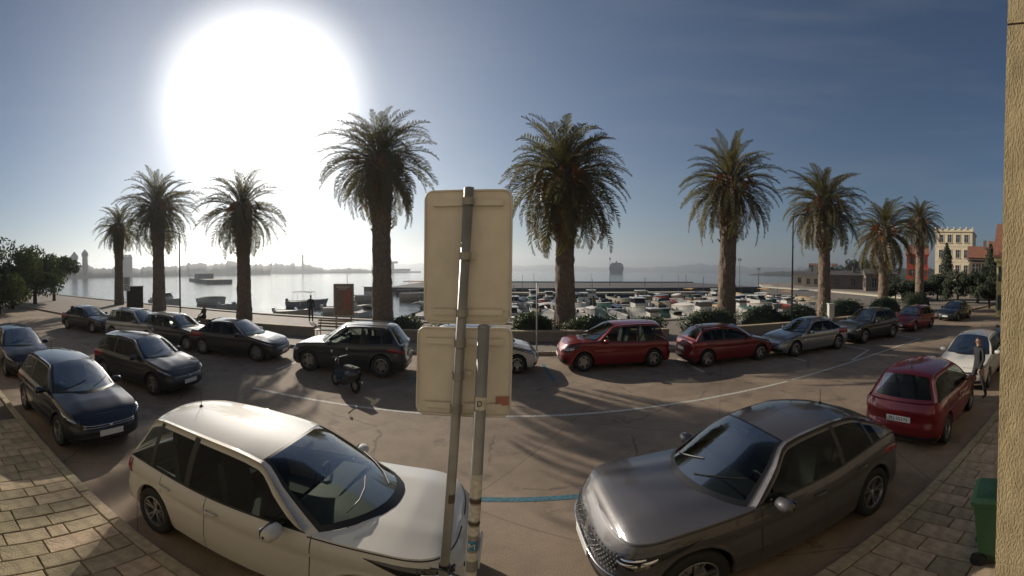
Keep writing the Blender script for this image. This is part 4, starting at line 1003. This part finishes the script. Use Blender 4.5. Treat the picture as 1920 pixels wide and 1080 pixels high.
HM = {'white': pm('boat_white', (.62, .60, .54), .3, coat=.4), 'cream': pm('boat_cream', (.55, .46, .32), .35, coat=.3), 'blue': pm('boat_blue', (.03, .08, .16), .3, coat=.3), 'brown': pm('boat_wood', (.17, .09, .045), .5), 'red': pm('boat_red', (.22, .035, .03), .4), 'green': pm('boat_green', (.05, .13, .10), .4), 'grey': pm('boat_grey', (.22, .23, .24), .4)}
M_TARP = {'blue': pm('tarp_blue', (.02, .05, .09), .8), 'white': pm('tarp_white', (.55, .52, .46), .8), 'green': pm('tarp_green', (.05, .10, .08), .8), 'orange': pm('tarp_orange', (.50, .28, .10), .8), 'dark': pm('tarp_dark', (.03, .03, .035), .8)}
_BT = {}
def boat(x, y, rz, kind, col, tarp, L_, label, group):
    B = L_ * .36; key = (kind, col, tarp, round(L_, 1)); fb = L_ * .13
    t = empty('boat', (x, y, WZ), rz, label, 'boat', group)
    if key not in _BT:
        P = []
        rows = []; n = 9
        for i in range(n + 1):
            k = i / n; xx = -L_ / 2 + L_ * k; hb = B / 2 * (1 - max(0, (k - .35) / .65) ** 2.3) * (.88 + .12 * min(1, k * 4)); sh = fb * (1 + .5 * k * k)
            rows.append([Vector((xx - .25 * (1 - 0) * 0 + (0.3 * k if j in (0, 6) else 0), yy * hb, zz)) for j, (yy, zz) in enumerate(((-1, sh), (-.92, sh * .45), (-.6, -.08), (0, -.22), (.6, -.08), (.92, sh * .45), (1, sh)))])
        mb = MB().grid(rows); mb.add(rows[0], [tuple(range(7))]); P.append(('hull', mb.me('hull', HM[col]), 0))
        dk = MB().grid([[r_[0] + Vector((0, .03, -.06 if i < 7 else 0)), r_[6] + Vector((0, -.03, -.06 if i < 7 else 0))] for i, r_ in enumerate(rows)]); P.append(('deck', dk.me('deck', HM['cream'] if col != 'cream' else HM['white']), 0))
        gl = MB().tube([r_[0] for r_ in rows], .035, 4).tube([r_[6] for r_ in rows], .035, 4).tube([rows[0][0], rows[0][6]], .035, 4); P.append(('gunwale', gl.me('gunwale', HM['white'] if col != 'white' else HM['cream']), 0))
        if kind == 'cabin':
            h = L_ * .20; cb_ = MB(); cb_.grid([[Vector((a * L_, b * B, fb + c * h)) for a, b, c in ((-.15, -.36, z_), (.2, -.3, z_), (.2, .3, z_), (-.15, .36, z_))] for z_ in (0, .48)][::-1], True); P.append(('cabin', cb_.me('cabin', HM['white']), 0))
            wn = MB().grid([[Vector((a * L_, b * B, fb + z_ * h)) for a, b in ((-.148, -.355), (.195 - .09 * kk, -.295), (.195 - .09 * kk, .295), (-.148, .355))] for z_, kk in ((.48, 0), (.9, 1))][::-1], True); P.append(('window', wn.me('window', M_LENS), 0))
            rf = MB().bbox((-.02 * L_, 0, fb + .93 * h), (.36 * L_, .78 * B, .07), .02); P.append(('roof', rf.me('roof', HM['white']), 0))
        elif kind == 'canopy':
            cp = MB().grid([[Vector((-.32 * L_ + .5 * L_ * i / 5, b * B, fb + L_ * .19 + L_ * .03 * (1 - (2 * b) ** 2) - .03 * abs(i - 2.5))) for b in (-.42, -.2, 0, .2, .42)] for i in range(6)]); P.append(('canopy', cp.me('canopy', M_TARP[tarp]), 0))
            for sx in (-.3, .16):
                fr = MB().tube([(sx * L_, -.44 * B, fb), (sx * L_, -.42 * B, fb + L_ * .18), (sx * L_, 0, fb + L_ * .215), (sx * L_, .42 * B, fb + L_ * .18), (sx * L_, .44 * B, fb)], .02, 4); P.append(('frame', fr.me('frame', M_GALV), 0))
        elif kind == 'cover':
            cv = MB().grid([[Vector((r_[0].x * .9 if abs(b) < 2 else 0, r_[0].y * b, r_[0].z + .02 + L_ * .06 * (1 - b * b) * math.sin(math.pi * (.15 + .8 * i / 9)))) for b in (-1, -.6, 0, .6, 1)] for i, r_ in enumerate(rows)]); P.append(('cover', cv.me('cover', M_TARP[tarp]), 0))
        else:
            for xx in (-.2, .1): P.append(('thwart', MB().box((xx * L_, 0, fb * .8), (.3, B * .8, .04)).me('thwart', HM['brown']), 0))
            ws_ = MB().grid([[Vector((.12 * L_, b * B, fb)) for b in (-.36, 0, .36)], [Vector((.05 * L_, b * B * .9, fb + L_ * .085)) for b in (-.36, 0, .36)]]); P.append(('windshield', ws_.me('windshield', M_LENS), 0))
        if kind in ('open', 'cabin', 'canopy'):
            P.append(('outboard_leg', MB().box((-L_ / 2 - .14, 0, -.1), (.12, .09, .6)).me('outboard_leg', M_BLK), 0)); om = MB().bbox((-L_ / 2 - .14, 0, fb + .12), (.34, .26, .42), .05); P.append(('outboard_motor', om.me('outboard_motor', M_BLK if tarp != 'white' else HM['white']), 0))
        if kind in ('cabin', 'cover') and tarp in ('white', 'blue'): P.append(('mast', MB().tube([(.02 * L_, 0, fb + .05 * L_), (.0, 0, fb + L_ * .62)], .03, 4).me('mast', M_GALV), 0))
        P.append(('fender', MB().lathe([(.001, -.22), (.09, -.18), (.09, .18), (.001, .22)], 8, 'Z', (-.1 * L_, -B * .5, fb * .6)).me('fender', HM['white']), 0))
        _BT[key] = P
    for nm, me, _ in _BT[key]: link(nm, me, t)
    return t
br2 = random.Random(21)
ORD = ['first', 'second', 'third', 'fourth', 'fifth', 'sixth', 'seventh', 'eighth', 'ninth', 'tenth', 'eleventh', 'twelfth', 'thirteenth', 'fourteenth', 'fifteenth', 'sixteenth', 'seventeenth', 'eighteenth']
rowsB = [('nearest row', 37.0, 0.5, 33, 3.1, 5.0), ('second row', 43.5, -2, 46, 3.1, 5.2), ('third row', 50.0, 1, 52, 3.2, 5.4), ('fourth row', 57.0, -3, 56, 3.4, 5.6), ('row along the dark pier', 64.5, -6, 50, 3.3, 5.0)]
for rn, Y, x0, x1, st, Lb in rowsB:
    x = x0; i = 0
    while x < x1:
        kind = br2.choice(('cabin', 'cabin', 'open', 'canopy', 'cover', 'open')); col = br2.choice(('white', 'white', 'white', 'cream', 'blue', 'brown', 'white', 'green', 'red')); tarp = br2.choice(('blue', 'white', 'green', 'white', 'dark', 'orange'))
        L_ = br2.choice((.85, 1, 1.15)) * Lb
        what = {'cabin': f'{col} boat with a wheelhouse', 'open': f'open {col} boat with a low windscreen', 'canopy': f'{col} boat under a {tarp} canopy', 'cover': f'{col} boat under a {tarp} cover'}[kind]
        boat(x, Y + br2.uniform(-.5, .5), R(br2.choice((90, -90)) + br2.uniform(-9, 9)), kind, col, tarp, L_, f'{what}, {ORD[min(i, 17)]} in the {rn}', 'small boats moored off the promenade'); x += st * br2.uniform(.8, 1.2); i += 1
for x, y, rz, kind, col, tarp, L_, lab in [(-28.3, 48, 10, 'canopy', 'grey', 'blue', 6.2, 'boat with a dark blue canopy on open water right of the glitter'), (-19, 42, 25, 'cabin', 'white', 'white', 6, 'white cabin boat left of the advertising panel'),
        (-22.5, 60, 5, 'cabin', 'cream', 'white', 7.5, 'cream cabin boat farther out above the white cabin boat'), (-15.8, 40, 80, 'open', 'white', 'white', 5.5, 'open white boat behind the advertising panel'), (-14.5, 66, 8, 'canopy', 'cream', 'orange', 9, 'long cream boat right of the palm under the sun glare'),
        (-8.6, 39, 80, 'canopy', 'white', 'dark', 5.5, 'white boat with dark canopy left of the sign boards'), (-9.5, 52, 0, 'open', 'white', 'white', 5, 'small open boat farther out left of the sign boards'), (-44, 44, -6, 'cover', 'white', 'green', 6.5, 'flat covered boat left of the third palm'), (-36, 40, 8, 'open', 'white', 'white', 4.5, 'open white boat at the foot of the glitter'),
        (-49, 38, 12, 'cabin', 'white', 'white', 6, 'white cabin boat behind the second palm'), (-19.8, 80, 3, 'canopy', 'brown', 'dark', 8, 'brown boat farthest out left of the palm under the glare'), (-24, 37.5, 20, 'open', 'cream', 'white', 4.6, 'cream open boat closest to the quay by the bench')]:
    boat(x, y, R(rz), kind, col, tarp, L_, lab, 'boats on the left part of the harbour')
# large ship far out, stern on
M_SHIP = pm('ship_paint', (.16, .18, .20), .6); M_SHIPW = pm('ship_white', (.38, .40, .42), .6)
sa = R(16.9); cs = empty('ferry', (1000 * math.sin(sa), 1000 * math.cos(sa), WZ), -sa, 'tall ship seen end on far out on the bay', 'ship')
MB().grid([[Vector((sx * w_, sy * 60, z_)) for sx, sy in ((-1, -1), (1, -1), (1, .6), (0, 1), (-1, .6))] for w_, z_ in ((15, 0), (19, 12))][::-1], True).add([Vector((sx * 19, sy * 60, 12)) for sx, sy in ((-1, -1), (1, -1), (1, .6), (0, 1), (-1, .6))], [(0, 1, 2, 3, 4)]).obj('hull', M_SHIP, cs)
for z_, w_, d_ in ((14.5, 36, 90), (19, 34, 80), (22.5, 26, 60)): MB().bbox((0, 0, z_), (w_, d_, 4), .6).obj('deck_house', M_SHIPW if z_ < 20 else M_SHIP, cs)
for zz in (13.8, 15.2, 18.6, 19.8): MB().box((0, -46 if zz < 17 else -41, zz), (30, 2.4, .5)).obj('window_band', M_SHIP, cs)
MB().lathe([(2.5, 24), (2, 29)], 10).obj('funnel', M_SHIP, cs)
# silhouettes on the far left shore
def at(azd, dist): return (dist * math.sin(R(azd)), dist * math.cos(R(azd)))
M_FAR = pm('far_building', (.12, .12, .11), .9)
def tower(azd, dist, h, r0, r1, label, cat, name, base=4, mt=M_FAR):
    x, y = at(azd, dist); t = empty(name, (x, y, base - 3), 0, label, cat); MB().lathe([(r0, 0), (r1, h * .86), (r1 * 1.25, h * .87), (r1 * 1.2, h)], 12).obj('shaft', mt, t, True); MB().lathe([(r1 * 1.3, h), (.001, h + r1 * 1.4)], 12).obj('cap', mt, t, True); return t
tower(-66.0, 560, 27, 4.8, 4.6, 'squat round tower on the far left shore', 'tower', 'tower'); tower(-64.4, 570, 31, 4.6, 4.2, 'taller round tower on the far left shore beside the squat one', 'tower', 'tower')
tower(-31.1, 960, 38, 3.2, 2.2, 'slender chimney on the far shore right of the glitter', 'chimney', 'chimney')
x, y = at(-58.4, 600); sb_ = empty('silo_building', (x, y, 0), R(58), 'tall block on the far shore behind the leftmost palm', 'building'); MB().bbox((0, 0, 14), (26, 18, 27), .5).obj('wall', M_FAR, sb_)
for i in range(4): MB().lathe([(2.8, 26.5), (2.8, 30), (.01, 31)], 10, 'Z', (-9 + 6 * i, 0, 0)).obj('silo', M_FAR, sb_)
x, y = at(-35.9, 960); cn = empty('harbour_crane', (x, y, 6), R(30), 'leaning crane jib on the far shore above the glitter', 'crane')
MB().tube([(0, 0, 0), (0, 0, 16)], [2.2, 1.6], 6).obj('mast', M_FAR, cn); MB().tube([(0, 0, 12), (14, 0, 44)], [1.1, .5], 5).obj('jib', M_FAR, cn); MB().box((-2, 0, 12), (9, 5, 5)).obj('cabin', M_FAR, cn); MB().tube([(-4, 0, 17), (13, 0, 42)], .3, 4).obj('stay', M_FAR, cn)
x, y = at(-17.4, 1000); sh = empty('cargo_ship', (x, y, WZ), R(17), 'moored ship with a high bridge on the far side left of the sign boards', 'ship'); MB().grid([[Vector((a * k_, b * 8, z_)) for a, b in ((-1, -1), (.8, -1), (1, 0), (.8, 1), (-1, 1))] for k_, z_ in ((44, 0), (50, 9))][::-1], True).obj('hull', M_FAR, sh)
MB().box((-10, 0, 15), (30, 14, 13)).obj('deck_house', M_FAR, sh); MB().box((-8, 0, 24), (46, 15, 5)).obj('bridge', M_FAR, sh); MB().box((-14, 0, 30), (3, 3, 8)).obj('mast', M_FAR, sh)

# ------------------------------------------------------------------ buildings
M_WIN = pm('window_glass', (.03, .035, .04), .1, coat=.5)
M_TILE = pm('roof_tile', (.22, .09, .05), .85, var=.3, vscale=3)
_WN = {}
def house(name, x, y, rz, w_, d_, h, floors, cols, mat, label, roof='flat', base=0, door=True, shutter=None, roofm=None, arched=False):
    t = empty(name, (x, y, base), rz, label, 'building'); fh = h / floors
    MB().box((0, d_ / 2, h / 2), (w_, d_, h)).obj('wall', mat, t)
    for f in range(1, floors): MB().box((0, d_ / 2, f * fh), (w_ + .12, d_ + .12, .14)).obj('string_course', mat, t)
    MB().box((0, d_ / 2, h), (w_ + .5, d_ + .5, .35)).obj('cornice', mat, t)
    for sides in (0, 1):
        nc = cols if sides == 0 else max(2, int(cols * d_ / w_ * .7))
        for f in range(floors):
            for c in range(nc):
                ww, wh = 1.0, fh * .52; cx_ = ((c + .5) / nc - .5) * (w_ if sides == 0 else d_) * .9; cz = f * fh + fh * .50
                key = (round(wh, 2), mat.name, arched, bool(shutter))
                if key not in _WN:
                    fr = MB(); n_ = 8 if arched else 1
                    for bx_ in (((-.56, 0, 0), (.12, .12, wh + .2)), ((.56, 0, 0), (.12, .12, wh + .2)), ((0, 0, wh / 2 + .06), (1.3, .14, .12)), ((0, -.03, -wh / 2 - .06), (1.4, .24, .12))): fr.box(*bx_)
                    gp = MB().box((0, .0, 0), (1.0, .04, wh)); mu = MB().box((0, -.03, 0), (.06, .03, wh)).box((0, -.03, wh * .12), (1, .03, .05))
                    _WN[key] = (fr.me('frame', mat), gp.me('window', M_WIN), mu.me('mullion', M_SHIPW), MB().box((0, 0, 0), (.5, .05, wh)).me('shutter', shutter) if shutter else None)
                fr, gp, mu, sh_ = _WN[key]; wd = link('window', gp, t)
                if sides == 0: wd.location = (cx_, -.022, cz)
                else: wd.location = (-w_ / 2 - .022, d_ / 2 + cx_, cz); wd.rotation_euler = (0, 0, -math.pi / 2)
                link('frame', fr, wd); link('mullion', mu, wd)
                if sh_:
                    for sx in (-.85, .85): o_ = link('shutter', sh_, wd); o_.location = (sx, -.06, 0)
    if roof == 'gable':
        m = MB(); a, b, e_, rh = w_ / 2 + .4, d_ + .4, -.4, d_ * .28
        m.add([(-a, e_, h + .15), (a, e_, h + .15), (a, b, h + .15), (-a, b, h + .15), (-a, d_ / 2, h + rh), (a, d_ / 2, h + rh)], [(0, 1, 5, 4), (2, 3, 4, 5), (0, 4, 3), (1, 2, 5), (0, 3, 2, 1)]); ro_ = m.obj('roof', roofm or M_TILE, t)
        MB().box((w_ * .25, d_ * .35, h + rh * .8 + .5), (.6, .6, 1.6)).obj('chimney', mat, ro_)
    else:
        for sx in np.linspace(-w_ / 2, w_ / 2, 7): MB().box((sx, -.1, h + .55), (.35, .35, .75)).obj('parapet_post', mat, t)
        MB().box((0, d_ / 2, h + .3), (w_ + .1, d_ + .1, .3)).obj('roof', mat, t)
M_HW = pm('pale_render', (.62, .52, .36), .85, var=.12, vscale=.4); M_HR = pm('red_render', (.38, .07, .035), .85, var=.15, vscale=.4); M_HB = pm('brown_render', (.17, .13, .10), .85, var=.15, vscale=.4); M_HY = pm('yellow_render', (.48, .42, .20), .85, var=.12, vscale=.4)
M_SHUT = pm('dark_shutter', (.03, .05, .04), .7)
FA = R(-62)
house('white_house', 87.5, 34.6, R(-76), 9.4, 12, 13.6, 4, 4, M_HW, 'tall pale four storey house with parapet on the right beyond the palms', base=0)
house('red_house', 89, 45.5, FA, 5.6, 10, 8.4, 3, 2, M_HR, 'narrow red house left of the tall pale house', roof='gable', shutter=M_SHUT)
house('brown_house', 62, 19.5, R(-70), 3.6, 8, 6.2, 2, 2, M_HB, 'brown tiled house just right of the tall pale house', roof='gable')
house('brown_house', 61, 15.3, R(-72), 3.8, 8, 6.9, 2, 2, M_HB, 'higher brown tiled house beside the yellow house', roof='gable')
house('yellow_house', 35.2, 7.0, R(-78), 4.6, 14, 4.9, 2, 2, M_HY, 'yellow house front with dark shutters at the right edge of the picture', roof='gable', shutter=M_SHUT)
house('church_tower', 92, 56, FA, 2.4, 2.4, 8.5, 3, 1, M_HW, 'narrow pale tower between the two right palms', roof='gable')
for i, (x, y, w_, h_, mt_, lab) in enumerate([(74, 58, 9, 3.0, M_HB, 'low harbour kiosk with a dark roof right of the thin lamp post'), (79, 74, 5, 2.6, M_HW, 'white harbour hut behind the kiosk'), (86, 84, 7, 2.8, M_HW, 'longer white harbour shed farthest back on the quay'), (72, 46, 7, 3.4, M_HB, 'brown harbour building beside the second palm from the right')]):
    house('harbour_kiosk', x, y, R(-48), w_, 4, h_, 1, 2, mt_, lab, roof='gable', roofm=M_ROCK, base=.1)
rr = random.Random(5)
for i in range(16):
    a = 47 + i * 1.15 + rr.uniform(-.3, .3); d = 345 + rr.uniform(0, 30); x, y = at(a, d)
    t = empty('far_house', (x, y, 3 + rr.uniform(0, 3)), R(-a), f'tiny house on the headland across the harbour, {ORD[i]} from the left', 'building', 'houses on the far headland'); hh = rr.uniform(3, 6)
    ww_ = rr.uniform(5, 11); MB().box((0, 0, hh / 2 - 2), (ww_, 5, hh + 4)).obj('wall', rr.choice((M_HW, M_SHIPW, M_HB)), t); MB().add([(-ww_ / 2 - .3, -2.9, hh), (ww_ / 2 + .3, -2.9, hh), (ww_ / 2 + .3, 2.9, hh), (-ww_ / 2 - .3, 2.9, hh), (-ww_ / 2, 0, hh + 1.6), (ww_ / 2, 0, hh + 1.6)], [(0, 1, 5, 4), (2, 3, 4, 5), (0, 4, 3), (1, 2, 5), (0, 3, 2, 1)]).obj('roof', M_TILE, t)

# ------------------------------------------------------------------ people
def person(x, y, z, rz, pose, label, top, legs, hair=(.03, .02, .015), h=1.74):
    s = h / 1.74
    J = {'pelvis': (0, 0, .95), 'waist': (0, .01, 1.10), 'chest': (0, 0, 1.30), 'neck': (0, .01, 1.47), 'head': (0, .03, 1.60), 'crown': (0, .02, 1.70)}
    E_ = [('pelvis', 'waist'), ('waist', 'chest'), ('chest', 'neck'), ('neck', 'head'), ('head', 'crown')]; Rd = {'pelvis': (.15, .115), 'waist': (.135, .10), 'chest': (.16, .11), 'neck': (.055, .055), 'head': (.082, .10), 'crown': (.06, .07)}
    for sd, sg in (('l', 1), ('r', -1)):
        if pose == 'sit': pts = {'hip': (.10 * sg, .02, .93), 'knee': (.13 * sg, .44, .95), 'ankle': (.13 * sg, .46, .52), 'toe': (.14 * sg, .62, .47)}; arm = {'sh': (.185 * sg, 0, 1.39), 'el': (.24 * sg, .10, 1.12), 'wr': (.16 * sg, .33, 1.05), 'ha': (.13 * sg, .41, 1.03)}
        else:
            st = .22 * sg if pose == 'walk' else .02; pts = {'hip': (.10 * sg, 0, .90), 'knee': (.11 * sg, .05 + st * .55, .50), 'ankle': (.11 * sg, st, .09), 'toe': (.125 * sg, st + .15, .035)}; arm = {'sh': (.185 * sg, 0, 1.39), 'el': (.235 * sg, -.04 - st * .25, 1.12), 'wr': (.235 * sg, .06 - st * .5, .88), 'ha': (.23 * sg, .09 - st * .55, .80)}
        for k, v in {**pts, **arm}.items(): J[k + sd] = v
        for a, b in (('pelvis', 'hip' + sd), ('hip' + sd, 'knee' + sd), ('knee' + sd, 'ankle' + sd), ('ankle' + sd, 'toe' + sd), ('chest', 'sh' + sd), ('sh' + sd, 'el' + sd), ('el' + sd, 'wr' + sd), ('wr' + sd, 'ha' + sd)): E_.append((a, b))
        Rd.update({'hip' + sd: (.10, .10), 'knee' + sd: (.065, .065), 'ankle' + sd: (.045, .045), 'toe' + sd: (.04, .035), 'sh' + sd: (.065, .065), 'el' + sd: (.048, .048), 'wr' + sd: (.032, .032), 'ha' + sd: (.035, .022)})
    ks = list(J); me = bpy.data.meshes.new('person'); me.from_pydata([Vector(J[k]) * s for k in ks], [(ks.index(a), ks.index(b)) for a, b in E_], [])
    o = bpy.data.objects.new('tmp', me); C.objects.link(o); sk = o.modifiers.new('s', 'SKIN'); 
    for i, k in enumerate(ks): me.skin_vertices[0].data[i].radius = [q * s for q in Rd[k]]; me.skin_vertices[0].data[i].use_root = (k == 'pelvis')
    sub = o.modifiers.new('u', 'SUBSURF'); sub.levels = 2; sub.render_levels = 2
    m2 = bpy.data.meshes.new_from_object(o.evaluated_get(bpy.context.evaluated_depsgraph_get())); bpy.data.objects.remove(o)
    mts = [pm('skin', (.35, .20, .13), .6), pm('cloth_' + top[0], top[1], .85, bump=.2), pm('cloth_' + legs[0], legs[1], .85, bump=.2), pm('hair', hair, .7), M_BLK]
    m2.materials.clear(); [m2.materials.append(q) for q in mts]
    for f in m2.polygons:
        c = f.center / s; f.use_smooth = True
        if c.z > 1.64 or (c.z > 1.52 and c.y < .0): k = 3
        elif c.z > 1.46: k = 0
        elif abs(c.x) > .17 and c.z < .88 and pose != 'sit': k = 0
        elif pose == 'sit' and c.y > .37 and c.z > .98 and abs(c.x) < .2 and c.z > 1.0: k = 0
        elif c.z > (.93 if pose != 'sit' else 1.03) or abs(c.x) > .19: k = 1
        elif (c.z < .10 and pose != 'sit') or (pose == 'sit' and c.z < .55): k = 4
        else: k = 2
        f.material_index = k
    t = link('person', m2, None, label, 'person'); t.location = (x, y, z); t.rotation_euler = (0, 0, rz)
    for i, (dx, dz) in enumerate([(-.03, 1.61), (.03, 1.61)]): e_ = MB().lathe([(.001, -.008), (.009, 0), (.001, .008)], 6, 'Y', Vector((dx, .125, dz)) * s).obj('eye', M_BLK, t)
    MB().tube([Vector((0, .125, 1.60)) * s, Vector((0, .15, 1.575)) * s, Vector((0, .125, 1.565)) * s], .012, 5).obj('nose', mts[0], t, True)
    return t
person(10.7, 3.35, .0, R(60), 'walk', 'person in a dark coat walking beside the white car at the right edge', ('dark_coat', (.015, .018, .02)), ('dark_trousers', (.02, .02, .025)))
person(-17.6, kerby(-17.6) + 2.45, .12 - .36, R(170), 'sit', 'person in dark clothes sitting on the low wall left of the glitter palm', ('brown_jacket', (.05, .035, .025)), ('dark_trousers', (.02, .02, .025)))
person(-13.0, 22.6, .12, R(20), 'stand', 'person in dark clothes standing at the quay right of the third palm', ('black_jacket', (.02, .02, .022)), ('dark_trousers', (.02, .02, .025)))
person(37.5, 6.3, .0, R(30), 'walk', 'person in a pale shirt far off in front of the yellow house', ('pale_shirt', (.45, .42, .35)), ('dark_trousers', (.02, .02, .025)))

# ------------------------------------------------------------------ motor scooter
ms = empty('motor_scooter', (-4.75, 10.35, 0), R(150), 'dark motor scooter standing in front of the dark grey estate', 'motor scooter')
tr_, rr_ = MB().lathe([(.14, -.05), (.22, -.055), (.25, 0), (.22, .055), (.14, .05)], 20, 'Y').me('wheel', M_RUB, True), MB().lathe([(.001, -.03), (.15, -.03), (.15, .03), (.001, .03)], 14, 'Y').me('rim', M_ALU)
for xx in (.62, -.60): o = link('wheel', tr_, ms); o.location = (xx, 0, .25); link('rim', rr_, o)
bdy = MB().grid([[Vector((x_, y_ * w_, z_)) for y_, z_ in ((-1, zl), (-1.1, (zl + zh) / 2), (-.7, zh), (0, zh + .03), (.7, zh), (1.1, (zl + zh) / 2), (1, zl))] for x_, w_, zl, zh in ((-.85, .06, .62, .72), (-.7, .15, .42, .78), (-.3, .17, .25, .76), (-.02, .16, .2, .62), (.05, .17, .2, .33), (.3, .17, .22, .32))]); bdy.obj('body', P_BLK, ms, True)
MB().grid([[Vector((x_, y_, z_)) for y_ in (-w_, -w_ * .5, 0, w_ * .5, w_)] for x_, w_, z_ in ((.3, .17, .25), (.42, .19, .5), (.46, .16, .8), (.44, .08, .98))]).obj('front_shield', P_BLK, ms, True)
MB().bbox((-.38, 0, .80), (.68, .28, .09), .03).obj('seat', M_DUL, ms); MB().tube([(.62, 0, .25), (.5, 0, .7), (.42, 0, 1.02)], .03, 6).obj('fork', M_CHR, ms)
hb_ = MB().tube([(.34, -.34, 1.05), (.44, 0, 1.0), (.34, .34, 1.05)], .018, 6).obj('handlebar', M_BLK, ms); MB().lathe([(.001, 0), (.08, .0), (.07, -.06), (.02, -.1)], 12, 'X', (.56, 0, .9)).obj('headlight', M_REF, ms)
for sy in (-.3, .3): MB().tube([(.36, sy, 1.05), (.38, sy * 1.1, 1.22)], .008, 4).obj('mirror_arm', M_BLK, hb_); MB().lathe([(.001, -.01), (.055, 0), (.001, .01)], 10, 'X', (.38, sy * 1.12, 1.25)).obj('mirror', M_CHR, ms)
MB().tube([(-.1, -.14, .2), (-.45, -.17, .28), (-.8, -.17, .36)], [.03, .05, .045], 8).obj('exhaust', M_CHR, ms, True); MB().tube([(-.05, .1, .22), (-.12, .28, .01)], .012, 5).obj('side_stand', M_CHR, ms)

ms.scale = (.85, .85, .85)
bn.scale = (.88, .88, .90)
